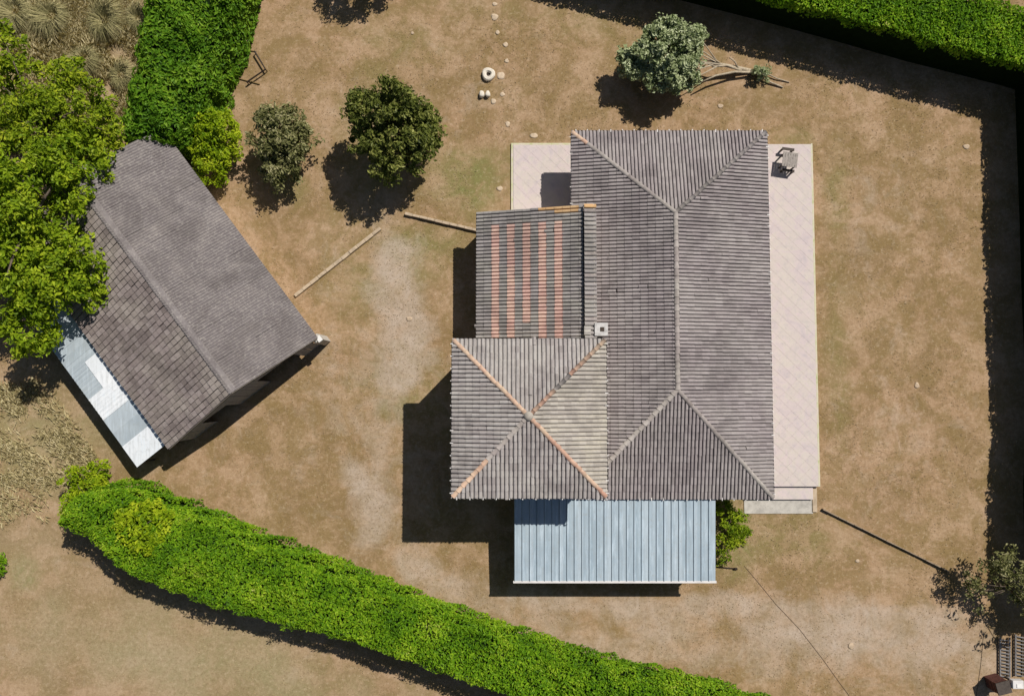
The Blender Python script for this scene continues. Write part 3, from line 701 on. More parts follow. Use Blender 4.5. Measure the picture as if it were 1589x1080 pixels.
# lean-to of mixed sheets
lean = empty('lean_to_shed', B(5, 11.4, 0), 'low lean-to of grey and white metal sheets along the barn', 'shed')
LW0, LW1, LZ0, LZ1 = 10.45, 12.55, 2.22, 1.95
def lz(w): return LZ0 + (LZ1 - LZ0) * (w - LW0) / (LW1 - LW0)
def lean_sheet(u0, u1, w0, w1, mat, corr, lift):
    b = MB(); n = max(2, int((u1 - u0) / .055)) if corr else 2
    for i in range(n):
        a0, a1 = u0 + (u1 - u0) * i / n, u0 + (u1 - u0) * (i + 1) / n
        h = lambda k: (.018 * math.sin(k * math.pi / 2) if corr else 0) + lift
        b.poly([B(a0, w0, lz(w0) + h(i)), B(a0, w1, lz(w1) + h(i)), B(a1, w1, lz(w1) + h(i + 1)), B(a1, w0, lz(w0) + h(i + 1))])
    return b.build('roof_sheet', mat, lean)
lean_sheet(.40, 1.85, LW0, LW1, M['lean_white'], False, .03)
lean_sheet(1.80, 3.75, LW0 + .0, LW1, M['lean_grey'], False, .012)
lean_sheet(3.70, 5.15, LW0, LW1 - .02, M['lean_white'], True, .035)
lean_sheet(5.10, 7.0, LW0 + .8, LW1, M['lean_grey'], True, .01)
lean_sheet(5.12, 6.97, LW0, LW0 + .95, M['lean_white'], False, .045)
for i in range(10): lean_sheet(6.95 + i * .46, 7.43 + i * .46, LW0, LW1, M['lean_grey'], False, .012 + .014 * (i % 2))
for w_ in (LW0 + .1, LW1 - .12):
    MB().bar(B(.5, w_, lz(w_) - .07), B(11.4, w_, lz(w_) - .07), .07, .09).build('beam', M['darkwood'], lean)
for u_ in (.6, 3.3, 6, 8.7, 11.3): MB().box(B(u_, LW1 - .12, .92), (.1, .1, 1.86)).build('post', M['darkwood'], lean)
MB().poly([B(.5, LW0 + .2, 0), B(11.3, LW0 + .2, 0), B(11.3, LW0 + .2, 2.0), B(.5, LW0 + .2, 2.0)]).build('back_wall', M['darkwood'], lean)

# ------------------------------------------------------------------ low walls, edging, stand-in wire shadows
def low_wall(p0, p1, w, h, label, matb, cap=None, n=8):
    a = G(*p0, h); e = G(*p1, h); a.z = e.z = 0
    t = empty('garden_wall', (a + e) / 2, label, 'wall'); d = (e - a)
    for i in range(n):
        s, f = a + d * (i / n), a + d * ((i + 1) / n); s = s + d.normalized() * .008
        jz = random.uniform(-.02, .02); z = Vector((0, 0, (h + jz) / 2 - .03))
        MB().bar(s + z, f + z, w + random.uniform(-.015, .015), h + jz + .06).build('stone_block', cap or matb, t, bevel=.02)
low_wall((628, 331), (744, 358), .16, .22, 'thin low wall running from dark tree to annex', M['stone_edge'], M['wall_cap'], 10)
low_wall((457, 459), (590, 354), .20, .18, 'pale low wall running from barn to dark tree', M['stone_edge'], M['wall_cap'], 11)
low_wall((1277, 790), (1474, 887), .07, .20, 'dark garden edging running from patio steps to right', M['stone_edge'], None, 16)
def wire_shadow(name, pts, r, label, cat, mat):  # dark tube on the ground in place of an overhead wire's cast shadow
    P = [G(*p) + Vector((0, 0, r)) for p in pts]
    o = MB().tube(P, r, 5).build(name, mat); tag(o, label, cat)
wire_shadow('wire_shadow', [(1155, 878), (1178, 905), (1203, 936), (1240, 975), (1275, 1020), (1300, 1055), (1320, 1082)], .013, 'thin dark strip standing in for overhead wire shadow across gravel drive toward bottom', 'wire_shadow', M['wire_shadow'])
wire_shadow('wire_shadow', [(1526, 985), (1522, 1030), (1514, 1085)], .013, 'thin dark strip standing in for overhead wire shadow beside gate at bottom right', 'wire_shadow', M['wire_shadow'])
pole = empty('metal_pole', G(1128, 880), 'short dark pole lying on grass beside blue carport', 'pole')
p0, p1 = G(1112, 879), G(1143, 882)
MB().tube([p0 + Vector((0, 0, .05)), p1 + Vector((0, 0, .05))], .035).build('shaft', M['black_metal'], pole, True)
MB().tube([p1 + Vector((-.18, 0, .06)), p1 + Vector((.02, 0, .06))], .07).build('grip', M['black_metal'], pole, True)

# stepping stones, ring planter, rocks
stones = [(768, 7, .2), (768, 27, .26), (772, 51, .2), (784, 70, .22), (786, 95, .18), (777, 118, .30), (780, 147, .2), (766, 158, .22), (788, 193, .2), (828, 211, .26), (775, 293, .24)]
ordn = ['first', 'second', 'third', 'fourth', 'fifth', 'sixth', 'seventh', 'eighth', 'ninth', 'tenth', 'eleventh']
def rock(name, c, r, flat, mat, seed, smooth=True):
    bm = bmesh.new(); bmesh.ops.create_icosphere(bm, subdivisions=2, radius=1); rr = np.random.default_rng(seed); ph = rr.random(6) * 6
    for v in bm.verts:
        k = 1 + .16 * math.sin(3 * v.co.x + ph[0]) + .14 * math.sin(4 * v.co.y + ph[1]) + .06 * math.sin(7 * v.co.z + ph[2])
        v.co = Vector((v.co.x * r * k * (1 + .2 * (ph[3] / 6 - .5)), v.co.y * r * k, max(-.4, min(.55, v.co.z)) * flat))
    me = bpy.data.meshes.new(name); bm.to_mesh(me); bm.free(); me.materials.append(mat)
    for p in me.polygons: p.use_smooth = smooth
    o = bpy.data.objects.new(name, me); o.location = c; return link(o)
for k, (x, y, r) in enumerate(stones):
    o = rock('stepping_stone', G(x, y) + Vector((0, 0, .0)), r * .8, .07, M['stone'], k)
    tag(o, 'pale flat stone in lawn, %s down from the top edge in its line' % ordn[k], 'stone', 'stepping stones in the lawn')
misc = [(640, 52), (865, 90), (850, 125), (1118, 165), (1365, 258), (1398, 265), (1499, 228), (1515, 233), (1423, 598), (1480, 295), (1497, 247), (1330, 870), (1434, 855), (1320, 1002), (1100, 955), (560, 505), (635, 495), (1475, 595)]
where = ['left of the stepping stone line', 'below the big hedge shadow, left of olive tree', 'left of the olive tree shadow', 'below the fallen olive trunk', 'right of the slatted table', 'just right of the one beside the slatted table',
         'at the corner of the hedge shadow', 'touching the hedge shadow near its corner', 'in the middle of the right-hand lawn', 'beside right hedge shadow, lower of two', 'beside right hedge shadow below its corner', 'above the dark garden edging', 'at the right end of the dark garden edging',
         'in the middle of the gravel drive', 'on the drive below the carport', 'between barn and pavilion, left one', 'between barn and pavilion, right one', 'near the right hedge shadow, middle height']
for k, ((x, y), s) in enumerate(zip(misc, where)):
    if k not in (0, 3, 6, 8, 11, 13, 16): continue
    o = rock('lawn_stone', G(x, y) + Vector((0, 0, .01)), .09 + .09 * random.random(), .05, M['lawn_stone'], 40 + k)
    tag(o, 'small pale stone ' + s, 'stone', 'small stones in the grass')
c = G(758, 117)
ring = empty('ring_planter', c, 'white round stone ring with a dark hole on lawn', 'planter')
bm = bmesh.new(); seg = 20; prof = [(.13, .0), (.13, .16), (.20, .24), (.34, .24), (.40, .18), (.40, 0)]; rings = []
for i in range(seg):
    a = 2 * math.pi * i / seg; k = 1 + .05 * math.sin(3 * a + 1)
    rings.append([bm.verts.new((r * k * math.cos(a), r * k * math.sin(a), z)) for r, z in prof])
for i in range(seg):
    for j in range(len(prof) - 1): bm.faces.new((rings[i][j], rings[i][j + 1], rings[(i + 1) % seg][j + 1], rings[(i + 1) % seg][j]))
bmesh.ops.recalc_face_normals(bm, faces=bm.faces)
me = bpy.data.meshes.new('rim'); bm.to_mesh(me); bm.free(); me.materials.append(M['white_stone'])
o = bpy.data.objects.new('rim', me); link(o); o.parent = ring
o = bpy.data.objects.new('soil', MB().tube([(0, 0, .0), (0, 0, .06)], .14, 12).mesh('soil', M['soil'])); link(o); o.parent = ring
for k, (x, y, s) in enumerate(((748, 148, 'left'), (757, 148, 'right'))):
    o = rock('white_rock', G(x, y) + Vector((0, 0, .06)), .18, .38, M['white_stone'], 70 + k); tag(o, '%s one of two whitish rocks below the ring planter' % s, 'rock', 'rocks below the ring planter')

# bent metal frame beside the hedge
c = G(398, 105); fr = empty('lawn_goal', c, 'dark bent metal bars standing on lawn beside top left hedge', 'metal bars')
h = .30; P = [G(395, 80, h), G(412, 108, h), G(383, 128, h)]
MB().tube(P, .05, 8).build('top_bar', M['black_metal'], fr)
for p in P: MB().tube([Vector((p.x, p.y, 0)), p], .03, 6).build('leg', M['black_metal'], fr)
MB().tube([G(366, 121, .06), G(403, 131, .06)], .035, 6).build('ground_bar', M['rust'], fr)
MB().tube([G(376, 77, .06), G(396, 80, .06)], .03, 6).build('ground_bar', M['rust'], fr)

# slatted table and its benches on the patio
tc = G(1226, 248, 1.12); tc.z = .40
ang = math.radians(-8); Q = Matrix.Rotation(ang, 3, 'Z'); T0 = tc
table = empty('garden_table', T0, 'small grey slatted wooden table on the long patio', 'table')
for i in range(6): MB().box(T0 + Q @ Vector((-.375 + i * .15, 0, .72)), (.135, .88, .03), Q).build('slat', M['table_wood'], table, bevel=.006)
for sx in (-1, 1):
    for sy in (-1, 1): MB().box(T0 + Q @ Vector((sx * .36, sy * .34, .35)), (.07, .07, .70), Q).build('leg', M['darkwood'], table)
    MB().box(T0 + Q @ Vector((0, sx * .32, .66)), (.80, .05, .08), Q).build('apron', M['darkwood'], table)
for s, lab in ((1, 'narrow dark bench on upper side of slatted table'), (-1, 'narrow dark bench on lower side of slatted table')):
    c = T0 + Q @ Vector((-.08 * s, s * (.72 if s > 0 else .56), 0)); be = empty('bench', c, lab, 'bench', 'benches at the slatted table')
    MB().box(c + Vector((0, 0, .43)), (.72, .16, .04), Q).build('seat', M['darkwood'], be)
    for sx in (-1, 1): MB().box(c + Q @ Vector((sx * .30, 0, .205)), (.06, .12, .41), Q).build('leg', M['darkwood'], be)

# gate at the bottom right corner
gp = G(1556, 1066, 1.0); gp.z = 0
pil = empty('gate_pillar', gp, 'dark red brick pillar at the bottom right corner', 'pillar')
for k in range(9):
    MB().box(gp + Vector((random.uniform(-.01, .01), random.uniform(-.01, .01), .06 + k * .115)), (.72 - .004 * k, .62, .105), Matrix.Rotation(.25, 3, 'Z')).build('brick_course', M['brick'], pil)
MB().box(gp + Vector((0, 0, 1.08)), (.80, .70, .07), Matrix.Rotation(.25, 3, 'Z')).build('cap', M['darkwood'], pil, bevel=.01)
wp = G(1580, 1062, 1.2); wp.z = 0
wb = empty('letter_box', wp, 'white box on a post at the bottom right corner', 'box')
MB().box(wp + Vector((0, 0, .45)), (.1, .1, .9)).build('post', M['darkwood'], wb)
MB().box(wp + Vector((0, 0, 1.06)), (.62, .46, .32)).build('box_body', M['white_box'], wb, bevel=.02)
MB().box(wp + Vector((.05, -.05, 1.235)), (.3, .2, .03)).build('lid', M['white_trim'], wb)
def metal_gate(x0, x1, y0, y1, label):
    a = G((x0 + x1) / 2, (y0 + y1) / 2); t = empty('metal_gate', a, label, 'gate', 'gate panels')
    p = [G(x0, y0, .25), G(x1, y0, .25), G(x1, y1, .25), G(x0, y1, .25)]
    for q in p: q.z = 0
    z = Vector((0, 0, .12))
    for i, j in ((0, 3), (1, 2)): MB().bar(p[i] + z, p[j] + z, .07, .1).build('rail', M['gate_metal'], t)
    n = 12
    for k in range(n):
        f = (k + .5) / n
        MB().bar(p[0].lerp(p[3], f) + z + Vector((0, 0, .03)), p[1].lerp(p[2], min(1, f + .04)) + z + Vector((0, 0, .03)), .055, .04).build('bar', M['gate_metal'], t)
metal_gate(1554, 1569, 990, 1052, 'grey barred gate panel lying beside brick pillar, left one')
metal_gate(1578, 1592, 985, 1050, 'grey barred gate panel above the white box, right one')

# ------------------------------------------------------------------ foliage
def leaf_arrays(Cn, Nn, L, W, fold=.25):
    n = len(Cn); rv = R.normal(size=(n, 3)); d = np.cross(Nn, rv); d /= np.linalg.norm(d, axis=1)[:, None] + 1e-9
    s = np.cross(Nn, d); L = np.asarray(L)[:, None]; W = np.asarray(W)[:, None]
    V = np.stack([Cn - d * L / 2, Cn + s * W / 2 + Nn * W * fold - d * L * .05, Cn + d * L / 2 - Nn * L * .08, Cn - s * W / 2 + Nn * W * fold - d * L * .05], 1)
    return V.reshape(-1, 3)
def leaf_obj(name, Cn, Nn, L, W, mat, parent):
    V = leaf_arrays(Cn, Nn, L, W); n = len(Cn)
    me = np_mesh(name, V, np.arange(4 * n).reshape(n, 4), mat); o = bpy.data.objects.new(name, me); link(o)
    if parent is not None: child_fix(o, parent)
    return o
def unit(v): return v / (np.linalg.norm(v, axis=1)[:, None] + 1e-9)

def pip(P, x, y):
    r = np.zeros(len(x), bool); n = len(P)
    for i in range(n):
        x0, y0 = P[i]; x1, y1 = P[(i + 1) % n]
        c = ((y0 > y) != (y1 > y)) & (x < (x1 - x0) * (y - y0) / (y1 - y0 + 1e-12) + x0); r ^= c
    return r
def dist_poly(P, x, y):
    d = np.full(len(x), 1e9); n = len(P)
    for i in range(n):
        a = np.array(P[i]); b = np.array(P[(i + 1) % n]); ab = b - a; L2 = ab @ ab + 1e-9
        t = np.clip(((x - a[0]) * ab[0] + (y - a[1]) * ab[1]) / L2, 0, 1)
        d = np.minimum(d, np.hypot(x - a[0] - t * ab[0], y - a[1] - t * ab[1]))
    return d
def hedge(label, poly, h, mat, dens=150, leaf=.2, sdens=110, lump=.25, group=None, seed_s=1.1, bare=0.0, shoulder=.75, inset=.32):
    P = [(p[0], p[1]) for p in poly]
    area = sum(P[i][0] * P[(i + 1) % len(P)][1] - P[(i + 1) % len(P)][0] * P[i][1] for i in range(len(P))) / 2
    if area < 0: P = P[::-1]; area = -area
    xs = [p[0] for p in P]; ys = [p[1] for p in P]
    t = empty('hedge', (sum(xs) / len(xs), sum(ys) / len(ys), 0), label, 'hedge', group)
    # top
    nb = int(dens * (max(xs) - min(xs)) * (max(ys) - min(ys))); x = R.uniform(min(xs), max(xs), nb); y = R.uniform(min(ys), max(ys), nb)
    k = pip(P, x, y); x, y = x[k], y[k]; d = dist_poly(P, x, y)
    sh = np.clip(1 - d / .75, 0, 1)
    z = h - sh ** 2 * shoulder + (vnoise(x, y, seed_s) - .5) * lump * 2 + (vnoise(x, y, 3.1) - .5) * lump + R.normal(0, .07, len(x))
    e = .15; gx = (vnoise(x + e, y, seed_s) - vnoise(x - e, y, seed_s)) / (2 * e) * lump * 2 + (vnoise(x + e, y, 3.1) - vnoise(x - e, y, 3.1)) / (2 * e) * lump
    gy = (vnoise(x, y + e, seed_s) - vnoise(x, y - e, seed_s)) / (2 * e) * lump * 2 + (vnoise(x, y + e, 3.1) - vnoise(x, y - e, 3.1)) / (2 * e) * lump
    Cs = [np.stack([x, y, z], 1)]; Ns = [np.stack([-gx, -gy, np.ones(len(x))], 1)]
    # sides
    for i in range(len(P)):
        a = np.array(P[i]); b = np.array(P[(i + 1) % len(P)]); L = np.hypot(*(b - a)); m = int(L * h * sdens)
        if m == 0: continue
        f = R.random(m); zz = bare + R.random(m) ** (.55 if bare else 1) * (h - .25 - bare) + .05; nn = np.array([(b - a)[1], -(b - a)[0]]) / L
        off = (vnoise(a[0] + (b - a)[0] * f + zz, a[1] + (b - a)[1] * f, 1.6) - .5) * .5 + R.normal(0, .05, m) - .15 * (zz / h) ** 3
        q = a[None] + (b - a)[None] * f[:, None] + nn[None] * off[:, None]
        Cs.append(np.column_stack([q, zz])); Ns.append(np.column_stack([np.tile(nn, (m, 1)), np.full(m, .45)]))
    Cn = np.concatenate(Cs); Nn = unit(unit(np.concatenate(Ns)) + R.normal(0, .38, (len(Cn), 3)))
    n = len(Cn); Lf = leaf * R.uniform(.5, 1.55, n)
    leaf_obj('foliage', Cn, Nn, Lf, Lf * .5, mat, t)
    # near-black inner body: shade inside the hedge put into its colour
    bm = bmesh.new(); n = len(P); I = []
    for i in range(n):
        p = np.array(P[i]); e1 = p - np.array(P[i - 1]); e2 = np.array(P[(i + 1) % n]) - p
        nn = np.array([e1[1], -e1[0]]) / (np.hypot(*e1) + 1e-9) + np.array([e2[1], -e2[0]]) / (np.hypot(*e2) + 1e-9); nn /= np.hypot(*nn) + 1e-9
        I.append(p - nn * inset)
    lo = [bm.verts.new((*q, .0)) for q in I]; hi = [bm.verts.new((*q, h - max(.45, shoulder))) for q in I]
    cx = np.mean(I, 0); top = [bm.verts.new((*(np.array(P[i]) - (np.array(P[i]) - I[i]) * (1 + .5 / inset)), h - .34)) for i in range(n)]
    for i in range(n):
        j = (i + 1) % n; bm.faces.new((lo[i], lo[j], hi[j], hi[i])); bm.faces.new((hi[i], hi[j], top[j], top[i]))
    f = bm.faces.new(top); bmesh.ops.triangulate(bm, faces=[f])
    me = bpy.data.meshes.new('shade_core'); bm.to_mesh(me); bm.free(); me.materials.append(M['core'])
    o = bpy.data.objects.new('shade_core', me); link(o); child_fix(o, t)
    return t
HH = 3.0
up = [(142, 792), (152, 768), (168, 753), (200, 743), (233, 745), (277, 765), (317, 780), (360, 800), (423, 827), (467, 842), (530, 867), (590, 890), (663, 917), (710, 937), (797, 967), (863, 990), (963, 1017), (1060, 1037), (1120, 1055), (1200, 1080), (1300, 1108)]
lw = [(140, 830), (165, 863), (200, 890), (253, 912), (333, 937), (417, 965), (530, 989), (610, 1017), (673, 1037), (743, 1063), (797, 1080), (900, 1110), (1050, 1150), (1250, 1190)]
hedge('long clipped laurel hedge curving below house to bottom edge', [G(p[0], p[1] + 5, .3) for p in up] + [G(*p, 3.2) for p in lw[::-1]], 3.6, M['laurel'], 300, .155, 170, .2, shoulder=.45, seed_s=.7)
tl_w = [(224, -60), (228, 0), (222, 40), (213, 100), (199, 150), (194, 185), (196, 218)]
tl_e = [(296, 232), (325, 195), (338, 160), (350, 120), (362, 85), (376, 40), (390, 0), (402, -60)]
hedge('broad deep green hedge at top left above barn', [G(*p, 2.8) for p in tl_w] + [G(*p, 1.5) for p in tl_e], 3.4, M['laurel_dark'], 170, .24, 120, .32)
ne = [(1000, -54), (1205, -2), (1330, 32), (1450, 66), (1600, 104), (1800, 156)]
nef = [G(*p, 2.9) for p in ne]; dirn = (nef[-1] - nef[0]).normalized(); nrm = Vector((-dirn.y, dirn.x, 0))
st = nef[0] - dirn * 12
nef = [st] + nef; nef[-1] = nef[-2] + dirn * 3.0
hedge('tall bright green hedge across the top right corner', [(p.x, p.y) for p in nef] + [(p.x + nrm.x * 3.3, p.y + nrm.y * 3.3) for p in nef[::-1]], 3.05, M['laurel'], 260, .17, 45, .14, bare=2.1, shoulder=.12, inset=.25)
ee = [G(1524, 205), G(1526, 330), G(1530, 480), G(1537, 640), G(1531, 760), G(1533, 880)]
eh = [(p.x + .559 * 3.7 - .15, p.y + .3) for p in ee]
ee_p = [(eh[0][0], 19.0)] + eh[1:] + [(eh[-1][0] + .2, -12.6)]
hedge('tall dark hedge along right edge, mostly in shade', ee_p + [(ee_p[-1][0] + 3, ee_p[-1][1]), (ee_p[0][0] + 3, 19.0)], 3.7, M['laurel_dark'], 110, .22, 60, .2, bare=2.2, shoulder=.2, inset=.25)

def tree(name, label, base, lobes, mat, clumps, per, leaf, csize, trunk_r=.16, bark=M['bark'], cat='tree', group=None, lean=None, limbs=9, hollow=.55, mat2=None, squash=.6):
    base = Vector(base); t = empty(name, base, label, cat, group)
    cs = []; wts = np.array([l[1][0] * l[1][1] for l in lobes]); wts = wts / wts.sum()
    for (c, r), w in zip(lobes, wts):
        m = max(3, int(clumps * w)); d = unit(R.normal(size=(m, 3))); rad = hollow + (1 - hollow) * R.random(m) ** .6
        jit = 1 + .28 * (R.random(m) - .5); cs.append(np.array(c)[None] + d * (rad * jit)[:, None] * np.array(r)[None])
    cs = np.concatenate(cs); cs[:, 2] = np.maximum(cs[:, 2], .25)
    ctr = np.mean(cs, 0); n = len(cs); k = R.poisson(per, n) + 4
    idx = np.repeat(np.arange(n), k); m = len(idx); off = unit(R.normal(size=(m, 3))) * (R.random(m) ** .5)[:, None]
    sc = csize * R.uniform(.6, 1.35, n)[idx]; off *= np.stack([sc, sc, sc * squash], 1)
    Cn = cs[idx] + off; Cn[:, 2] = np.maximum(Cn[:, 2], .08)
    Nn = unit(unit(off) * .7 + np.array([0, 0, .75]) + R.normal(0, .45, (m, 3))); Lf = leaf * R.uniform(.6, 1.35, m)
    leaf_obj('crown', Cn, Nn, Lf, Lf * .48, mat, t)
    b = MB(); topc = Vector(ctr) if lean is None else Vector(lean)
    mid = base.lerp(topc, .5) + Vector((random.uniform(-.1, .1), random.uniform(-.1, .1), 0))
    b.tube([base - Vector((0, 0, .05)), base.lerp(mid, .5), mid, topc], [trunk_r * 1.25, trunk_r, trunk_r * .85, trunk_r * .5], 8)
    for q in R.choice(n, min(limbs, n), replace=False):
        e = Vector(cs[q]); s = mid.lerp(topc, random.uniform(0, 1)); mm = s.lerp(e, .5) + Vector((0, 0, .15))
        b.tube([s, mm, e], [trunk_r * .42, trunk_r * .28, trunk_r * .1], 5)
    b.build('trunk', bark, t, True)
    return t, cs
def at(px, py, h): return tuple(G(px, py, h))
# big trees on the left
tree('broadleaf_tree', 'big leafy tree overhanging the tiled slope of barn', G(78, 430), [(at(60, 300, 5), (2.7, 2.9, 2.2)), (at(95, 420, 4.6), (2.5, 2.3, 1.9)), (at(20, 420, 4.8), (2.4, 2.6, 2)), (at(45, 510, 4.0), (1.5, 1.7, 1.4)), (at(110, 250, 4.8), (1.9, 1.6, 1.5)), (at(-40, 330, 5), (2.5, 3.5, 2.2))], M['bigtree'], 640, 42, .27, .46, .26, limbs=20, hollow=.4)
tree('broadleaf_tree', 'yellowish green tree at left edge below tall dry grass', G(70, 260), [(at(70, 190, 4.6), (2.3, 2.0, 1.7)), (at(120, 165, 4.2), (1.8, 1.7, 1.4)), (at(0, 160, 4.6), (1.8, 2.4, 1.6)), (at(10, 75, 4.4), (.9, 1.2, 1.1)), (at(105, 110, 4.0), (.8, 1.0, .9)), (at(65, 100, 3.8), (.5, .7, .7)), (at(150, 215, 4.2), (1.1, 1.3, 1.1))], M['bigtree_y'], 300, 38, .25, .45, .2, limbs=18)
# two lawn trees
tree('small_tree', 'sparse dusty green small tree left of the dark tree', G(452, 250), [(at(436, 215, 2.3), (1.75, 2.1, 1.2)), (at(430, 185, 2.8), (1.0, 1.0, .7)), (at(465, 215, 2.0), (.9, 1.1, .8)), (at(432, 258, 1.5), (1.5, 1.3, .8))], M['dusty'], 240, 34, .22, .36, .09, limbs=18, hollow=.25)
tree('evergreen_tree', 'dense dark green tree with large shadow in the lawn', G(620, 250), [(at(612, 210, 3.0), (2.55, 2.45, 1.8)), (at(606, 160, 4.6), (1.35, 1.1, 1.2)), (at(655, 205, 3.4), (1.0, 1.6, 1.3)), (at(605, 128, 5.4), (.45, .5, .6)), (at(557, 165, 3.4), (.7, .9, .9))], M['darkgreen'], 420, 40, .25, .34, .17, limbs=12, hollow=.35)
# leaning olive with its trunk lying to the right
ol, ocs = tree('olive_tree', 'grey green olive tree with pale trunk leaning from right', G(1172, 112), [(at(1035, 85, 2.0), (2.2, 2.0, 1.25)), (at(1065, 60, 2.3), (1.0, 1.0, .8)), (at(985, 95, 1.7), (.9, .9, .8)), (at(1060, 120, 1.6), (1.1, .8, .8))], M['olive'], 230, 70, .26, .40, .12, M['pale_bark'], lean=G(1075, 95, 1.5), limbs=14, hollow=.3)
b = MB()
for pts, r in (([(1178, 113, .2), (1140, 112, .5), (1110, 118, .7), (1088, 128, .8)], .09), ([(1150, 110, .4), (1128, 102, .8), (1108, 104, .9), (1090, 96, 1.1)], .08), ([(1145, 106, .5), (1140, 96, .8), (1132, 90, 1.0)], .05), ([(1120, 104, .8), (1105, 95, 1.1), (1088, 92, 1.3)], .05), ([(1175, 116, .2), (1195, 128, .12), (1215, 136, .05)], .07), ([(1180, 110, .2), (1205, 122, .1), (1225, 128, .04)], .05)):
    b.tube([G(x, y, z) for x, y, z in pts], [r, r * .85, r * .7, r * .4][:len(pts)], 6)
b.build('fallen_branch', M['pale_bark'], ol, True)
tree('dry_shrub', 'dry olive sprout bush at foot of leaning olive trunk', G(1183, 118), [(at(1181, 113, .5), (.55, .7, .5))], M['olive'], 26, 22, .16, .22, .03, M['pale_bark'], 'shrub', limbs=8, hollow=.2)
# shrubs
tree('laurel_shrub', 'lime green shrub at lower right end of top hedge', G(335, 225), [(at(335, 215, 1.9), (1.35, 1.6, 1.2)), (at(345, 190, 1.9), (.9, .9, .9)), (at(320, 240, 1.6), (.9, .9, 1.0)), (at(332, 258, 1.3), (1.1, 1.0, .9)), (at(352, 230, 1.4), (.8, 1.0, .9))], M['lime'], 150, 36, .21, .34, .08, cat='shrub', limbs=6)
tree('laurel_shrub', 'loose light green shrub at left end of long hedge', G(140, 775), [(at(128, 760, 1.6), (1.2, 1.4, 1.0)), (at(150, 735, 1.5), (.8, .8, .8)), (at(110, 790, 1.3), (.7, .9, .8))], M['lime'], 85, 30, .21, .36, .07, cat='shrub', limbs=8)
tree('laurel_shrub', 'pale tufted shrub growing out of the long hedge', G(230, 822), [(at(222, 815, 3.75), (1.5, 1.4, .45))], M['lime'], 60, 30, .26, .36, .07, cat='shrub', limbs=6)
tree('leafy_shrub', 'green shrub beside right side of carport near house', G(1132, 800), [(at(1130, 798, .8), (.75, .85, .7)), (at(1145, 812, .6), (.6, .7, .5))], M['bigtree'], 42, 26, .17, .26, .04, cat='shrub', limbs=5)
tree('leafy_shrub', 'yellow green low shrub beside carport, lower one', G(1128, 845), [(at(1128, 838, .4), (.7, .9, .4)), (at(1148, 828, .3), (.6, .6, .3)), (at(1122, 865, .3), (.4, .5, .3))], M['bigtree_y'], 50, 24, .17, .24, .03, cat='shrub', limbs=5)
tree('corner_tree', 'grey green tree at right edge above the gate', G(1545, 905), [(at(1530, 890, 1.9), (1.1, 1.2, .6)), (at(1512, 925, 1.5), (.7, .9, .4)), (at(1572, 888, 2.6), (1.3, 1.3, .8)), (at(1600, 915, 2.4), (1.3, 1.4, .9)), (at(1562, 868, 2.6), (.7, .8, .5)), (at(1620, 960, 2.4), (1.1, 1.0, .8))], M['dusty'], 85, 22, .2, .36, .1, limbs=18, hollow=.3)
# a tree beyond the top edge: only its shadow reaches the picture
tree('broadleaf_tree', 'leafy tree just beyond top edge casting shadow on lawn', G(590, -75), [(at(572, -95, 3.0), (2.2, 1.6, 1.3))], M['darkgreen'], 120, 42, .2, .4, .15, limbs=10)
tree('small_plant', 'little green plant at the left edge of field', G(0, 880), [(at(0, 878, .5), (.25, .8, .4))], M['laurel'], 14, 16, .16, .2, .03, cat='plant', limbs=3)

# tall dry grass and lawn stubble
def blades(name, x, y, L, lean, W, mat, label):
    n = len(x); a = R.uniform(0, 2 * math.pi, n); base = np.stack([x, y, np.zeros(n)], 1)
    d = np.stack([np.cos(a), np.sin(a), np.zeros(n)], 1); s = np.stack([-np.sin(a), np.cos(a), np.zeros(n)], 1)
    W = np.full(n, W)[:, None]; L = L[:, None]; ln = lean[:, None]
    V = np.stack([base - s * W / 2, base + s * W / 2, base + d * L * ln * .5 + np.array([0, 0, 1]) * L * .62 * (1 - ln * .4) + s * W * .35, base + d * L * ln + np.array([0, 0, 1]) * L * (1 - ln * .75)], 1)
    me = np_mesh(name, V.reshape(-1, 3), np.arange(4 * n).reshape(n, 4), mat); o = bpy.data.objects.new(name, me); link(o); tag(o, label, 'grass', kind='stuff')
def region(pts, n):
    P = [tuple(G(*p)[:2]) for p in pts]; xs = [p[0] for p in P]; ys = [p[1] for p in P]; x = R.uniform(min(xs), max(xs), n); y = R.uniform(min(ys), max(ys), n); k = pip(P, x, y); return x[k], y[k]
x, y = region([(-30, -30), (235, -30), (222, 80), (205, 210), (120, 240), (-30, 240)], 55000); k = vnoise(x, y, 1.0) > R.uniform(.1, .55, len(x)); x, y = x[k], y[k]
tuft = vnoise(x, y, .9); blades('tall_grass', x, y, .3 + .7 * tuft * R.random(len(x)), R.uniform(.6, 1.0, len(x)), .014, M['straw'], 'tall dry grass at the top left behind yellowish tree')
x, y = region([(-30, 600), (70, 590), (120, 660), (170, 740), (110, 800), (-30, 840)], 26000); k = vnoise(x, y, 1.2) - np.clip((-5.5 - y) * .22, 0, 1) > R.uniform(.15, .75, len(x)); x, y = x[k], y[k]
blades('tall_grass', x, y, .15 + .4 * R.random(len(x)), R.uniform(.6, 1.0, len(x)), .012, M['straw'], 'rough dry grass at left edge below the lean-to')
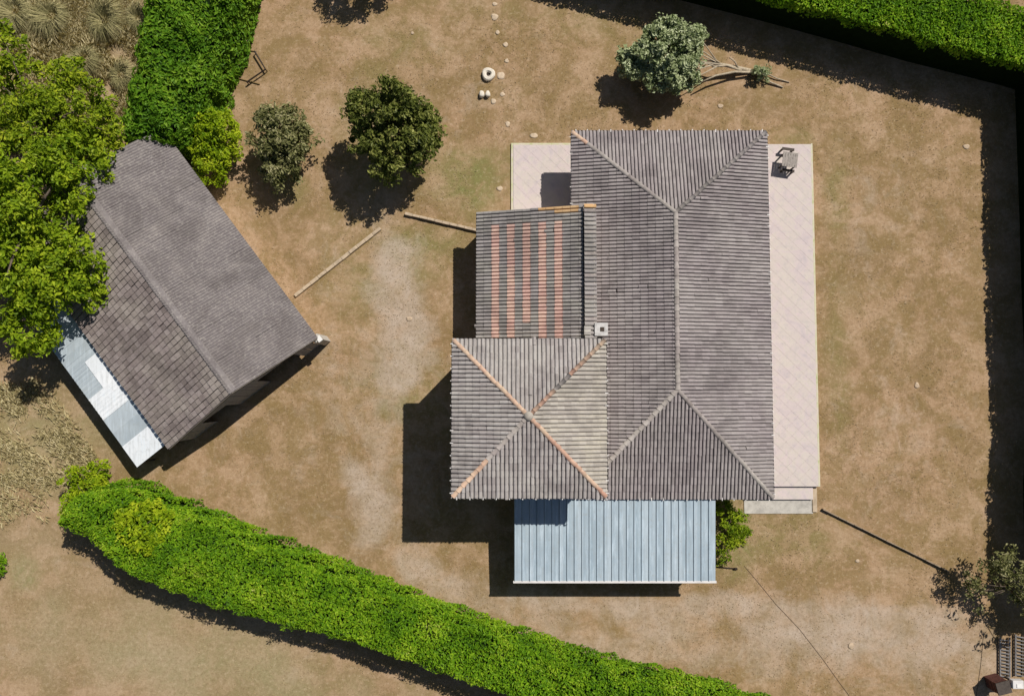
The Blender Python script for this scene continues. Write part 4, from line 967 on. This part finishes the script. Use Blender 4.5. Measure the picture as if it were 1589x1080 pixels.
x = R.uniform(-32, 32, 110000); y = R.uniform(-21, 24, 110000); k = (vnoise(x, y, .35) * .5 + vnoise(x, y, 1.6) * .5) > R.uniform(.3, .65, len(x)); x, y = x[k], y[k]
bad = ((x > AX0) & (x < 18.3) & (y > -6) & (y < 14.7)); x, y = x[~bad], y[~bad]
blades('lawn_stubble', x, y, .05 + .09 * R.random(len(x)), R.uniform(.4, .95, len(x)), .022, M['stubble'], 'short dry stubble over the parched lawn')

def tussock(px, py, r, label):
    c = G(px, py); n = 900; t = empty('grass_tussock', c, label, 'grass', 'fountain grass tussocks')
    a = R.uniform(0, 2 * math.pi, n); L = r * R.uniform(.35, 1.15, n) * (1 + .35 * np.sin(a + px)); w = .011
    b0 = np.stack([np.cos(a) * .3 * R.random(n), np.sin(a) * .3 * R.random(n), np.zeros(n)], 1) + np.array(c)
    a = a + R.normal(0, .35, n); d = np.stack([np.cos(a), np.sin(a), np.zeros(n)], 1); s_ = np.stack([-np.sin(a), np.cos(a), np.zeros(n)], 1); up = np.array([0, 0, 1.0]); L = L[:, None]
    h = R.uniform(.35, .8, n)[:, None]
    V = np.stack([b0 - s_ * w, b0 + s_ * w, b0 + d * L * .55 + up * L * h + s_ * w * .8, b0 + d * L * .55 + up * L * h - s_ * w * .8, b0 + d * L * 1.05 + up * L * h * .75], 1).reshape(-1, 3)
    k = np.arange(n)[:, None] * 5
    me = np_mesh('blades', V, np.concatenate([k + np.array([[0, 1, 2]]), k + np.array([[0, 2, 3]]), k + np.array([[3, 2, 4]])]), M['fountain']); o = bpy.data.objects.new('blades', me); link(o); child_fix(o, t)
for p in ((28, 22, 1.3, 'large fountain grass tussock in the top left corner'), (85, 28, 1.2, 'fountain grass tussock second from the top left corner'), (165, 35, 1.3, 'fountain grass tussock left of the broad green hedge'), (135, 95, 1.0, 'fountain grass tussock between yellowish tree and broad hedge'), (190, 120, .8, 'small fountain grass tussock touching the broad hedge'), (215, 30, .8, 'small fountain grass tussock at hedge edge near top')):
    tussock(*p)
